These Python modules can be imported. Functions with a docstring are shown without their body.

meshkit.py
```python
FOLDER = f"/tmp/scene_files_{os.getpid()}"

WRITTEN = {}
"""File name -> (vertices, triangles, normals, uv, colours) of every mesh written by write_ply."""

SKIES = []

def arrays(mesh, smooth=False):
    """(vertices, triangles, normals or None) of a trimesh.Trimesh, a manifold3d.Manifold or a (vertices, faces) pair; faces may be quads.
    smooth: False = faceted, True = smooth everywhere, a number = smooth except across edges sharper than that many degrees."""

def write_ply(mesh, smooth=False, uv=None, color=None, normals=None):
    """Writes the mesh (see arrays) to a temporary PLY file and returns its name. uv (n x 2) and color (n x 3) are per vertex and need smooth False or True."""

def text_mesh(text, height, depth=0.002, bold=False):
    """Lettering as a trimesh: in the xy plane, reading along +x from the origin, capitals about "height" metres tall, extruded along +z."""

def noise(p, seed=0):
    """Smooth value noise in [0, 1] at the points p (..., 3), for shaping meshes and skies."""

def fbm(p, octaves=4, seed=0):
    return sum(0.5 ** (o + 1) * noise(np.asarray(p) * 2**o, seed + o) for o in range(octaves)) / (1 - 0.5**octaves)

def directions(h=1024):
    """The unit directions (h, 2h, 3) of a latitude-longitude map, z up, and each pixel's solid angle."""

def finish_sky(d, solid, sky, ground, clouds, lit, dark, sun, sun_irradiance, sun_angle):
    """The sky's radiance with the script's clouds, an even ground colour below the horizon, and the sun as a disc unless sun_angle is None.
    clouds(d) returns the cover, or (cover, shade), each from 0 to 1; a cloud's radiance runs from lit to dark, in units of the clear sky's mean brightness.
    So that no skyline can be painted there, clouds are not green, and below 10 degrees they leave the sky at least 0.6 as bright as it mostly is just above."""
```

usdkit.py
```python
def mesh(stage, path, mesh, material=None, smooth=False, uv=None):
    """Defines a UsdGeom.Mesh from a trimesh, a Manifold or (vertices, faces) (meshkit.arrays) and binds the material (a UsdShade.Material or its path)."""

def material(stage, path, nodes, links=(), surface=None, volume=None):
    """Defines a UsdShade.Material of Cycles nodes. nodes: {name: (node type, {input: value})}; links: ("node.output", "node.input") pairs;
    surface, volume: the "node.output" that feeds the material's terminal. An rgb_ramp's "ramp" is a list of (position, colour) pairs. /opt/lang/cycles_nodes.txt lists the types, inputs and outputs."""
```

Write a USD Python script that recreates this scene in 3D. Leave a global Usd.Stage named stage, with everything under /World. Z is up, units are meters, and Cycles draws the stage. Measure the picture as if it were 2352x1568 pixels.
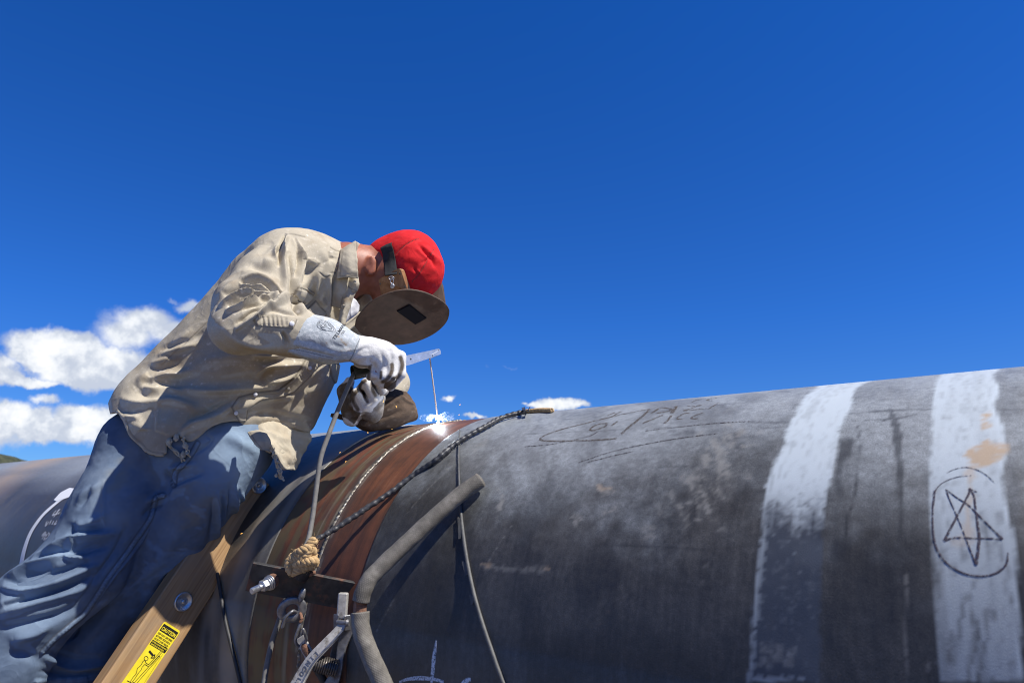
import math, random
import numpy as np, trimesh, usdkit, meshkit
from pxr import Usd, UsdGeom, UsdLux, UsdShade, Sdf, Gf, Vt
from scipy import sparse

stage = Usd.Stage.CreateInMemory()
UsdGeom.SetStageUpAxis(stage, UsdGeom.Tokens.z)
UsdGeom.SetStageMetersPerUnit(stage, 1.0)
UsdGeom.Xform.Define(stage, '/World'); UsdGeom.Scope.Define(stage, '/World/Looks')
rng = np.random.default_rng(7)

# ------------------------------------------------------------------ camera, sky, sun, exposure
R = 0.533                       # radius of the pipe, metres
AX = 1.05                       # height of its axis
FOC = 1568.0 / 2352.0           # focal length over picture width
YAW, PITCH = math.radians(38.6), math.radians(12.9)
EYE = np.array([0.0, -2.71 * R, AX + 0.60 * R])
_cy, _sy, _cp, _sp = math.cos(YAW), math.sin(YAW), math.cos(PITCH), math.sin(PITCH)
FW = np.array([-_sy * _cp, _cy * _cp, _sp]); RT = np.array([_cy, _sy, 0.0]); UP = np.cross(RT, FW)
EXPOSURE = 0.52
SUN = np.array([0.56, 0.13, 0.82]); SUN /= np.linalg.norm(SUN)
SUN_I, SKY_S = 1.25, 0.0545

cam = UsdGeom.Camera.Define(stage, '/World/camera')
cam.AddTransformOp().Set(Gf.Matrix4d(*[float(x) for x in (*RT, 0, *UP, 0, *(-FW), 0, *EYE, 1)]))
cam.CreateHorizontalApertureAttr(36.0); cam.CreateVerticalApertureAttr(36.0 * 682 / 1024)
cam.CreateFocalLengthAttr(36.0 * FOC)
cam.CreateClippingRangeAttr(Gf.Vec2f(0.05, 5000))
cam.CreateFStopAttr(5.6); cam.CreateFocusDistanceAttr(1.72)
cam.CreateExposureAttr(EXPOSURE)

sun = UsdLux.DistantLight.Define(stage, '/World/sun')
zz = SUN; xx = np.cross([0, 0, 1.0], zz); xx /= np.linalg.norm(xx); yy = np.cross(zz, xx)
sun.AddTransformOp().Set(Gf.Matrix4d(*[float(v) for v in (*xx, 0, *yy, 0, *zz, 0, 0, 0, 20, 1)]))
sun.CreateIntensityAttr(SUN_I); sun.CreateNormalizeAttr(True) if hasattr(sun, 'CreateNormalizeAttr') else None
sun.CreateAngleAttr(0.53); sun.CreateColorAttr(Gf.Vec3f(1.0, 0.955, 0.88))

def at(x, y, d):                # a point of the photograph (2352 wide) carried out to a distance d along the view
    return EYE + d * (FW + RT * ((x - 1176.0) / 1568.0) - UP * ((y - 784.0) / 1568.0))
def proj(p):
    q = np.asarray(p, float) - EYE; d = q @ FW
    return np.stack([1176 + 1568 * (q @ RT) / d, 784 - 1568 * (q @ UP) / d, d], -1)
def on_pipe(x, y, rr=R):
    v = at(x, y, 1.0) - EYE; o = EYE - np.array([0, 0, AX])
    a = v[1]**2 + v[2]**2; b = o[1]*v[1] + o[2]*v[2]; c = o[1]**2 + o[2]**2 - rr*rr
    return EYE + v * (-b - math.sqrt(max(b*b - a*c, 0))) / a

def mat(name, nodes, links=(), surface=None, volume=None):
    return usdkit.material(stage, '/World/Looks/' + name, nodes, links, surface, volume)

# sky: physical sky, deepened as through a polariser, with fair-weather cumulus low over the land
def azel(x, y):
    v = at(x, y, 1.0) - EYE; v /= np.linalg.norm(v)
    return math.atan2(v[0], v[1]), math.asin(v[2])
CLOUDS = [  # x, y, half width, half height (pixels of the photograph), softness weight
    (140, 795, 82, 36, 1.0), (245, 838, 85, 46, 1.0), (95, 822, 50, 26, .9), (225, 858, 115, 30, 1.0), (75, 842, 36, 16, .6),
    (330, 740, 80, 36, .62), (295, 765, 70, 40, .6), (400, 765, 70, 34, .60), (440, 705, 38, 14, .5), (395, 690, 20, 7, .3),
    (0, 838, 40, 20, .7), (48, 872, 78, 12, .75), (-20, 862, 55, 20, .8), (310, 882, 55, 22, .7),
    (30, 962, 70, 36, .95), (150, 985, 110, 28, .95), (190, 955, 60, 28, .9), (255, 965, 60, 34, .95), (320, 990, 70, 30, .9), (-60, 985, 90, 36, .95), (105, 915, 28, 12, .5), (215,1005,70,12,.6), (80,1003,90,14,.6),
    (1290, 930, 58, 15, .95), (1260, 935, 45, 11, .9), (1325, 932, 32, 11, .9), (1210, 931, 10, 5, .5), (1098, 957, 28, 7, .7), (1028, 914, 22, 9, .55), (1170, 842, 16, 6, .22), (1118, 838, 16, 7, .2)]
crng = random.Random(3)
for k in range(26):             # the same low cumulus goes on round the rest of the horizon
    a = crng.uniform(0.75, 2 * math.pi - 1.75); e = crng.uniform(0.05, 0.16)
    CLOUDS.append(('dir', a, e, crng.uniform(.05, .11), crng.uniform(.012, .03), crng.uniform(.6, 1)))
nd = {'tc': ('texture_coordinate', {}), 'sep': ('separate_xyz', {}), 'az': ('math', {'math_type': 'arctan2'}), 'el': ('math', {'math_type': 'arcsine'}),
      'uv': ('combine_xyz', {'z': 0.0}),
      'n1': ('noise_texture', {'scale': 30.0, 'detail': 9.0, 'roughness': 0.60}), 'ns': ('vector_math', {'math_type': 'subtract', 'vector2': (.5, .5, .5)}),
      'nm': ('vector_math', {'math_type': 'multiply', 'vector2': (.042, .036, 0)}), 'uw': ('vector_math', {'math_type': 'add'}),
      'n0': ('noise_texture', {'scale': 9.0, 'detail': 2.0}), 'ns0': ('vector_math', {'math_type': 'subtract', 'vector2': (.5, .5, .5)}),
      'nm0': ('vector_math', {'math_type': 'multiply', 'vector2': (.02, .015, 0)}), 'uw0': ('vector_math', {'math_type': 'add'})}
lk = [('tc.generated', 'sep.vector'), ('sep.x', 'az.value1'), ('sep.y', 'az.value2'), ('sep.z', 'el.value1'), ('az.value', 'uv.x'), ('el.value', 'uv.y'),
      ('tc.generated', 'n1.vector'), ('n1.color', 'ns.vector1'), ('ns.vector', 'nm.vector1'), ('tc.generated', 'n0.vector'), ('n0.color', 'ns0.vector1'), ('ns0.vector', 'nm0.vector1'),
      ('uv.vector', 'uw0.vector1'), ('nm0.vector', 'uw0.vector2'), ('uw0.vector', 'uw.vector1'), ('nm.vector', 'uw.vector2')]
prev = prevb = None
for i, c in enumerate(CLOUDS):
    if c[0] == 'dir':
        _, a, e, rx, ry, w = c; a = (a + math.pi) % (2 * math.pi) - math.pi
    else:
        (a, e), rx, ry, w = azel(c[0], c[1]), c[2] / 1568 * 1.02, c[3] / 1568, c[4]
    b = f'b{i}'
    nd[b+'s'] = ('vector_math', {'math_type': 'subtract', 'vector2': (a, e, 0)}); nd[b+'m'] = ('vector_math', {'math_type': 'multiply', 'vector2': (1/rx, 1/ry, 0)})
    nd[b+'l'] = ('vector_math', {'math_type': 'length'}); nd[b+'d'] = ('map_range', {'from_min': 1.35, 'from_max': 0.30, 'to_min': 0.0, 'to_max': w, 'clamp': True})
    lk += [('uw.vector', b+'s.vector1'), (b+'s.vector', b+'m.vector1'), (b+'m.vector', b+'l.vector1'), (b+'l.value', b+'d.value')]
    if prev is None:
        prev = b+'d.result'
    else:
        nd[b+'x'] = ('math', {'math_type': 'maximum'}); lk += [(prev, b+'x.value1'), (b+'d.result', b+'x.value2')]; prev = b+'x.value'
nd.update({
    'cov': ('map_range', {'range_type': 'smoothstep', 'from_min': 0.15, 'from_max': 0.56, 'to_min': 0.0, 'to_max': 1.0, 'clamp': True}),
    'n2': ('noise_texture', {'scale': 20.0, 'detail': 7.0, 'roughness': 0.62}), 'sh': ('math', {'math_type': 'multiply_add', 'value2': 4.2, 'value3': -2.5}),
    'shc': ('math', {'math_type': 'add'}), 'cr': ('rgb_ramp', {'ramp': [(0.0, (7.4, 8.2, 9.8)), (.25, (8.8, 9.5, 10.8)), (.55, (11.2, 11.7, 12.5)), (1, (13.4, 13.5, 13.6))]}),
    'sky': ('sky_texture', {'sky_type': 'single_scattering', 'sun_disc': False, 'sun_elevation': math.asin(SUN[2]), 'sun_rotation': math.atan2(SUN[0], SUN[1]),
                            'altitude': 1800.0, 'air_density': 1.0, 'aerosol_density': 0.4, 'ozone_density': 2.0}),
    'elr': ('map_range', {'from_min': 0.0, 'from_max': 1.5, 'to_min': 0.0, 'to_max': 1.0, 'clamp': True}),
    'tint': ('rgb_ramp', {'ramp': [(0.0, (.40, .76, 1.48)), (.085, (.32, .77, 1.57)), (.165, (.23, .795, 1.80)), (.46, (.138, .83, 2.02)), (.70, (.115, .64, 1.55)), (1.0, (.10, .52, 1.28))]}),
    'skt': ('vector_math', {'math_type': 'multiply'}),
    'mixc': ('mix_color', {'blend_type': 'mix', 'use_clamp': False}),
    'bg': ('background_shader', {'strength': SKY_S})})
lk += [(prev, 'cov.value'), ('tc.generated', 'n2.vector'), ('n2.fac', 'sh.value1'), ('sh.value', 'shc.value1'), (prev, 'shc.value2'), ('shc.value', 'cr.fac'),
       ('el.value', 'elr.value'), ('elr.result', 'tint.fac'), ('sky.color', 'skt.vector1'), ('tint.color', 'skt.vector2'),
       ('cov.result', 'mixc.fac'), ('skt.vector', 'mixc.a'), ('cr.color', 'mixc.b'), ('mixc.result', 'bg.color')]
M_sky = mat('sky_air', nd, lk, 'bg.background')
dome = UsdLux.DomeLight.Define(stage, '/World/sky')
dome.CreateIntensityAttr(1.0)
UsdShade.MaterialBindingAPI.Apply(dome.GetPrim()).Bind(M_sky)
for k_, v_ in (('label', 'deep blue sky with low white cumulus clouds'), ('category', 'sky'), ('kind', 'structure')):
    dome.GetPrim().SetCustomDataByKey(k_, v_)

# ------------------------------------------------------------------ helpers
CROPS = {'A': (241.2, 516.8, .19555), 'B': (746.5, 516.8, .18307), 'C': (631.6, 689.0, .20138), 'E': (229.7, 746.5, .23804), 'F': (545.5, 1234.6, .21278),
         'G': (229.7, 1349.4, .1395), 'H': (0, 1022.1, .2014), 'I': (1722.6, 832.6, .3661), 'J': (1205.8, 861.3, .21972), 'K': (620.1, 562.7, .12817),
         '1': (459.4, 505.3, .3297), '2': (0, 918.7, .41424), '3': (516.8, 976.2, .3776), '5': (1033.6, 803.9, .5605), 'D': (0, 0, 1)}
def X(c, *pts):                 # pixels of an enlargement -> pixels of the photograph
    ox, oy, s = CROPS[c]
    return [(ox + s * p[0], oy + s * p[1], *p[2:]) for p in pts]
used = {}
def numbered(path):
    n = used.get(path, -1) + 1; used[path] = n
    return path if n == 0 else f'{path}_{n:03d}'
def thing(name, label, cat, group=None, loc=(0, 0, 0)):
    x = UsdGeom.Xform.Define(stage, numbered('/World/' + name)); p = x.GetPrim()
    if any(loc): x.AddTranslateOp().Set(Gf.Vec3d(*[float(v) for v in loc]))
    p.SetCustomDataByKey('label', label); p.SetCustomDataByKey('category', cat)
    if group: p.SetCustomDataByKey('group', group)
    return p
def obj(name, mesh, m, parent=None, smooth=35, attrs=None, label=None, cat=None, kind=None, group=None, loc=None):
    path = numbered((str(parent.GetPath()) if parent else '/World') + '/' + name)
    if attrs is not None:
        v, f, n = meshkit.arrays(mesh, True)
        g = usdkit.mesh(stage, path, (v, f), m)
        g.CreateNormalsAttr(Vt.Vec3fArray.FromNumpy(n.astype(np.float32))); g.SetNormalsInterpolation('vertex')
        for k, a in attrs.items():
            a = np.asarray(a, np.float32)
            UsdGeom.PrimvarsAPI(g).CreatePrimvar(k, Sdf.ValueTypeNames.Color3fArray, 'vertex').Set(Vt.Vec3fArray.FromNumpy(np.ascontiguousarray(a)))
    else:
        g = usdkit.mesh(stage, path, mesh, m, smooth=smooth)
    p = g.GetPrim()
    if loc is not None: UsdGeom.Xformable(p).AddTranslateOp().Set(Gf.Vec3d(*[float(v) for v in loc]))
    for k, v in (('label', label), ('category', cat), ('kind', kind), ('group', group)):
        if v: p.SetCustomDataByKey(k, v)
    return p
def unit(v): v = np.asarray(v, float); return v / (np.linalg.norm(v) + 1e-12)
def smooth_line(pts, n=8):      # Catmull-Rom through points of any dimension
    p = np.asarray(pts, float)
    if len(p) < 3: return np.array([p[0] + (p[-1] - p[0]) * t for t in np.linspace(0, 1, n + 1)])
    q = np.vstack([2*p[0]-p[1], p, 2*p[-1]-p[-2]]); out = []
    for i in range(len(p) - 1):
        a, b, c, d = q[i:i+4]
        for t in np.arange(n) / n:
            out.append(.5 * (2*b + (c-a)*t + (2*a-5*b+4*c-d)*t*t + (3*b-a-3*c+d)*t**3))
    return np.vstack([out, p[-1:]])
def tube(pts, rad, sides=12, cap=True, dome_ends=False, sect=None):
    p = np.asarray(pts, float); n = len(p); rad = np.broadcast_to(np.asarray(rad, float), (n,))
    if dome_ends:
        t0, t1 = unit(p[0]-p[1]), unit(p[-1]-p[-2]); k = np.array([.92, .72, .38])
        p = np.vstack([[p[0] + t0*rad[0]*s for s in k], p, [p[-1] + t1*rad[-1]*s for s in k[::-1]]])
        w = np.sqrt(1 - k**2); rad = np.concatenate([rad[0]*w, rad, rad[-1]*w[::-1]]); n = len(p)
    t = np.gradient(p, axis=0); t /= np.linalg.norm(t, axis=1, keepdims=True) + 1e-12
    u = np.cross(t[0], [0, 0, 1.0] if abs(t[0][2]) < .9 else [1.0, 0, 0]); u = unit(u); U_ = []
    for i in range(n):
        u = unit(u - t[i] * (u @ t[i])); U_.append(u)
    U_ = np.array(U_); V_ = np.cross(t, U_)
    if sect is None:
        a = np.arange(sides) * 2*np.pi/sides; cs, sn = np.cos(a), np.sin(a)
    else:
        cs, sn = np.asarray(sect, float).T; sides = len(cs)
    v = p[:, None] + rad[:, None, None] * (cs[None, :, None]*U_[:, None] + sn[None, :, None]*V_[:, None]); v = v.reshape(-1, 3)
    i, j = np.meshgrid(np.arange(n-1), np.arange(sides), indexing='ij')
    q = np.stack([i*sides+j, i*sides+(j+1) % sides, (i+1)*sides+(j+1) % sides, (i+1)*sides+j], -1).reshape(-1, 4)
    f = np.vstack([q[:, [0, 1, 2]], q[:, [0, 2, 3]]])
    if cap:
        v = np.vstack([v, p[:1], p[-1:]]); c0, c1 = n*sides, n*sides+1; j = np.arange(sides)
        f = np.vstack([f, np.stack([np.full(sides, c0), (j+1) % sides, j], 1), np.stack([np.full(sides, c1), (n-1)*sides+j, (n-1)*sides+(j+1) % sides], 1)])
    return trimesh.Trimesh(v, f, process=False)
def frame(o, x, y, z):
    m = np.eye(4); m[:3, 0], m[:3, 1], m[:3, 2], m[:3, 3] = x, y, z, o; return m
def placed(m, T): m = m.copy(); m.apply_transform(T); return m
def look(o, z, xhint):          # frame whose z axis is z, x near xhint
    z = unit(z); x = unit(np.asarray(xhint) - z * (np.asarray(xhint) @ z)); return frame(o, x, np.cross(z, x), z)
def rbox(ext, r=0.003, seg=2):  # box with rounded edges
    import manifold3d as m3
    e = np.asarray(ext, float) / 2 - r
    s = m3.Manifold.sphere(r, 8)
    return trimesh.Trimesh(*(lambda g: (g.vert_properties[:, :3], g.tri_verts))(m3.Manifold.batch_hull([s.translate([sx*e[0], sy*e[1], sz*e[2]]) for sx in (-1, 1) for sy in (-1, 1) for sz in (-1, 1)]).to_mesh()), process=False)
def cyl(a, b, r, sides=20, r2=None):
    return tube([a, b], [r, r if r2 is None else r2], sides)
def lathe(prof, sides=32):      # profile of (r, z), closed at its ends when r = 0
    prof = np.asarray(prof, float); a = np.arange(sides) * 2*np.pi/sides
    v = np.stack([prof[:, None, 0]*np.cos(a), prof[:, None, 0]*np.sin(a), np.broadcast_to(prof[:, None, 1], (len(prof), sides))], -1).reshape(-1, 3)
    i, j = np.meshgrid(np.arange(len(prof)-1), np.arange(sides), indexing='ij')
    q = np.stack([i*sides+j, i*sides+(j+1) % sides, (i+1)*sides+(j+1) % sides, (i+1)*sides+j], -1).reshape(-1, 4)
    return trimesh.Trimesh(v, np.vstack([q[:, [0, 1, 2]], q[:, [0, 2, 3]]]), process=False)
def cat(*ms): return trimesh.util.concatenate([m for m in ms])
def fbm(p, o=4, s=0): return meshkit.fbm(p, o, s)
def sstep(x, a, b): t = np.clip((x - a) / (b - a), 0, 1); return t*t*(3-2*t)
def line_dist(P, line):         # distance of 2-D points to a polyline, signed side, fraction along it
    L = np.asarray(line, float)[:, :2]; best = np.full(len(P), 1e9); side = np.zeros(len(P)); fr = np.zeros(len(P))
    seg = np.linalg.norm(np.diff(L, axis=0), axis=1); cum = np.concatenate([[0], np.cumsum(seg)]); tot = cum[-1] + 1e-9
    for i in range(len(L)-1):
        a, d = L[i], L[i+1]-L[i]; q = P - a; t = np.clip(q @ d / (d @ d + 1e-9), 0, 1); e = q - t[:, None]*d; dist = np.hypot(e[:, 0], e[:, 1])
        m = dist < best; best[m] = dist[m]; side[m] = np.sign(d[0]*q[m, 1]-d[1]*q[m, 0]); fr[m] = (cum[i]+t[m]*seg[i])/tot
    return best, side, fr
def poly_sd(P, poly):           # signed distance to a 2-D polygon, positive inside
    L = np.asarray(poly, float)[:, :2]; L = np.vstack([L, L[:1]]); best, _, _ = line_dist(P, L)
    ins = np.zeros(len(P), bool)
    for (x0, y0), (x1, y1) in zip(L[:-1], L[1:]):
        if y0 != y1:
            c = (y0 > P[:, 1]) != (y1 > P[:, 1]); ins ^= c & (P[:, 0] < (x1-x0)*(P[:, 1]-y0)/(y1-y0)+x0)
    return np.where(ins, best, -best)
# ------------------------------------------------------------------ ground, far ridge
M_dirt = mat('dry_earth', {'g': ('geometry', {}), 'n': ('noise_texture', {'scale': 1.3, 'detail': 10.0, 'roughness': .65}), 'r': ('rgb_ramp', {'ramp': [(.3, (.085, .062, .040)), (.7, (.165, .125, .080))]}),
                           'b': ('bump', {'strength': .6, 'distance': .05}), 'p': ('principled_bsdf', {'roughness': .95})},
             [('g.position', 'n.vector'), ('n.fac', 'r.fac'), ('r.color', 'p.base_color'), ('n.fac', 'b.height'), ('b.normal', 'p.normal')], 'p.BSDF')
rr = np.concatenate([[0.3], np.geomspace(.6, 3000, 40)]); aa = np.linspace(0, 2*np.pi, 97)[:-1]
gp = np.stack([rr[:, None]*np.cos(aa), rr[:, None]*np.sin(aa), np.zeros((len(rr), 96))], -1)
gp[..., 2] = (fbm(gp * .6, 3) - .5) * .10 * np.clip(rr / 3, 0, 1)[:, None]
nr = len(rr); i, j = np.meshgrid(np.arange(nr-1), np.arange(96), indexing='ij')
q = np.stack([i*96+j, (i+1)*96+j, (i+1)*96+(j+1) % 96, i*96+(j+1) % 96], -1).reshape(-1, 4)
gf = np.vstack([q[:, [0, 1, 2]], q[:, [0, 2, 3]], np.stack([np.full(96, nr*96), np.arange(96), (np.arange(96)+1) % 96], 1)])
gv = np.vstack([gp.reshape(-1, 3), [[0, 0, 0]]]); gv += [-1.2, -0.8, 0]
obj('ground', (gv, gf), M_dirt, smooth=True, label='dry bare earth beneath the pipe and ladder', cat='ground', kind='structure')

M_ridge = mat('far_scrub', {'g': ('geometry', {}), 'n': ('noise_texture', {'scale': .25, 'detail': 6.0}), 'r': ('rgb_ramp', {'ramp': [(.35, (.020, .028, .014)), (.7, (.06, .065, .032))]}), 'p': ('principled_bsdf', {'roughness': .95})},
              [('g.position', 'n.vector'), ('n.fac', 'r.fac'), ('r.color', 'p.base_color')], 'p.BSDF')
# a wooded ridge 400 m off, its right-hand end just showing over the pipe
Lr = at(28, 1052, 400.0); dirr = unit([-RT[0], -RT[1], 0]); deep = unit([FW[0], FW[1], 0])
ns_, nd_ = 120, 24; sv = np.linspace(-4, 190, ns_); dv = np.linspace(0, 120, nd_)
hgt = np.interp(sv, [-4, 0, 10, 40, 90, 140, 190], [-4, 0, 3.0, 7, 10, 8, -20]); S_, D_ = np.meshgrid(sv, dv, indexing='ij')
prof = 1 - (D_ / 60 - 1) ** 2
hz = (Lr[2] + hgt)[:, None] * np.clip(prof, 0, 1) ** .7 + 2.2 * (fbm(np.stack([S_/3.5, D_/3.5, 0*S_], -1), 4) - .4) * (prof > .03)
rv = (Lr * [1, 1, 0])[None, None] + S_[..., None]*dirr + (D_-60)[..., None]*deep; rv[..., 2] = hz - .4
i, j = np.meshgrid(np.arange(ns_-1), np.arange(nd_-1), indexing='ij'); q = np.stack([i*nd_+j, (i+1)*nd_+j, (i+1)*nd_+j+1, i*nd_+j+1], -1).reshape(-1, 4)
obj('far_ridge', (rv.reshape(-1, 3), q), M_ridge, smooth=40, label='dark wooded ridge far off beyond the left end of the pipe', cat='hill', kind='structure')

# ------------------------------------------------------------------ the pipe
XW, XL, XR = -1.293, -1.482, -1.135      # weld, and the edges of the coating left and right of it
def pipe_grid(xs, ph, rad, lip=()):
    Xg, Pg = np.meshgrid(xs, ph, indexing='ij'); rg = np.broadcast_to(np.asarray(rad, float).reshape(-1, 1), Xg.shape) if np.ndim(rad) else np.full(Xg.shape, rad)
    v = np.stack([Xg, -rg*np.cos(Pg), AX + rg*np.sin(Pg)], -1); n, m = Xg.shape
    i, j = np.meshgrid(np.arange(n-1), np.arange(m), indexing='ij')
    q = np.stack([i*m+j, (i+1)*m+j, (i+1)*m+(j+1) % m, i*m+(j+1) % m], -1).reshape(-1, 4)
    return v.reshape(-1, 3), q, np.stack([Xg, Pg*R, 0*Xg], -1).reshape(-1, 3)
def phis(step):
    a = np.arange(math.radians(-35), math.radians(118), step / R)
    return np.concatenate([a, np.linspace(math.radians(118), math.radians(325), 40)[:-1]])

NOI = lambda v, s, o=4, k=0: meshkit.fbm(np.asarray(v) * s, o, k)
def smear(q, sx, sp, o=4, k=0): return meshkit.fbm(np.stack([q[:, 0]*sx, q[:, 1]*sp, 0*q[:, 0]], -1), o, k)

PAINT1 = X('I', (430,146),(370,185),(330,230),(290,300),(255,380),(225,450),(200,530),(170,600),(125,690),(100,780),(86,900),(75,1000),(65,1150),(50,1250),(38,1350),(25,1500),(0,1800),(-20,2000),(440,2000),(440,1500),(455,1200),(462,1000),(470,900),(480,820),(500,740),(520,660),(540,570),(550,490),(560,430),(590,370),(622,310),(642,250),(655,180),(690,150),(755,110),(755,60),(430,60))
PAINT2 = X('I', (1195,70),(1165,120),(1148,200),(1145,290),(1140,450),(1132,600),(1128,750),(1130,900),(1140,1100),(1150,1300),(1165,1567),(1190,2000),(1720,2000),(1690,1567),(1680,1400),(1670,1200),(1650,1050),(1620,920),(1590,800),(1580,720),(1600,620),(1605,490),(1590,400),(1560,320),(1530,260),(1560,200),(1570,150),(1530,75),(1565,45),(1565,0),(1195,0))
def coat_masks(v, q):
    p = proj(v); P = p[:, :2]; ok = p[:, 2] > .05; N1 = NOI(v, 40, 4, 1); N2 = NOI(v, 160, 3, 2); st = smear(q, 60, 7, 4, 3); fine = smear(q, 260, 60, 3, 4)
    z = lambda: np.zeros(len(v))
    paint, dirt, scuff, dark, blue = z(), z(), z(), z(), z()
    diag0 = meshkit.fbm(np.stack([(q[:, 0]*.8 + q[:, 1]*.6)*34, (q[:, 1]*.8 - q[:, 0]*.6)*9, 0*q[:, 0]], -1), 4, 44)
    jit = (N1 - .5) * 26 + (N2 - .5) * 14
    s1 = poly_sd(P, PAINT1); m1 = sstep(s1 + jit * .6, -4, 5)
    low = sstep(P[:, 1] + (st - .5) * 50 + (N1-.5) * 70, 1060, 1255)       # the brush ran dry below here
    left = np.exp(-(np.maximum(s1, 0) / 14) ** 2) * sstep(s1, -4, 2) * (P[:, 0] < 1850)
    spots = sstep(N2 + .45 * left + .12 * st, .66, .84) * .4
    full = 0.96 - .30 * sstep(st * .5 + fine * .5, .46, .70) - .15 * (NOI(v, 14, 3, 9) - .4)
    speck = sstep(N2 * .45 + fine * .35 + NOI(v, 320, 2, 19) * .2 + (1 - low) * .62, .46, .98)
    paint = np.maximum(paint, m1 * np.maximum(full * speck * (1 - .55 * low), low * np.maximum(.04 + .05 * sstep(NOI(v, 12, 3, 77), .45, .7), spots * (.25 + left))))
    blue = np.maximum(blue, m1 * low * .8)
    s2 = poly_sd(P, PAINT2); m2 = sstep(s2 + jit * .4, -4, 6)
    edge2 = np.exp(-((P[:, 0] - np.interp(P[:, 1], [848, 890, 930, 980, 1050, 1120, 1200, 1280, 1400, 1568], [2285, 2292, 2282, 2300, 2305, 2300, 2320, 2333, 2340, 2345])) / 7.0) ** 2)
    paint = np.maximum(paint, m2 * np.clip(.58 + .30 * sstep(1250 - P[:, 1], -250, 330) + .25 * edge2 - .28 * sstep(fine, .5, .75) - .18 * sstep(st, .5, .75), 0, 1))
    # tan clay smears on and right of the second band
    for poly, a in ((X('I', (1440,320),(1520,290),(1545,310),(1510,400),(1480,430),(1500,470),(1580,480),(1630,520),(1620,560),(1560,610),(1500,620),(1450,650),(1385,640),(1360,560),(1400,520),(1440,470),(1440,420)), .85),
                    (X('I', (1360,640),(1400,640),(1395,820),(1390,1050),(1350,1080),(1345,950),(1370,800)), .45), (X('I', (1240,1090),(1400,1080),(1380,1150),(1250,1170)), .25)):
        dirt = np.maximum(dirt, a * sstep(poly_sd(P, poly) + (N1 - .5) * 40 + (N2-.5) * 22, -3, 9) * sstep(N1 * .6 + N2 * .4, .30, .52))
    dirt = np.maximum(dirt, .5 * sstep(P[:, 0], 2330, 2450) * sstep(NOI(v, 9, 4, 21), .4, .65))
    # dark runs and wet stains
    def run(pts, w, a):
        nonlocal dark
        d, _, fr = line_dist(P, pts); ww = np.interp(fr, np.linspace(0, 1, len(pts)), [x[2] for x in pts]) if len(pts[0]) > 2 else w
        dark = np.maximum(dark, a * sstep(ww - d + (N2-.5) * 8, -2, 3))
    run([(*X('I', (880, 300))[0], 6), (*X('I', (915, 380))[0], 11), (*X('I', (925, 520))[0], 8), (*X('I', (945, 700))[0], 7), (*X('I', (940, 900))[0], 5), (*X('I', (950, 1100))[0], 2)], 6, .65)
    run(X('I', (675,398),(690,440),(685,520),(668,640),(660,820),(640,900),(610,960),(605,1100)), 2.4, .8)
    run(X('I', (830,362),(880,352),(940,345),(1040,325)), 2.2, .8); run(X('I', (605,320),(800,305),(1000,296),(1280,285)), 1.5, .7); run(X('I', (0,372),(120,376),(250,374)), 2.0, .7)
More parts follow.
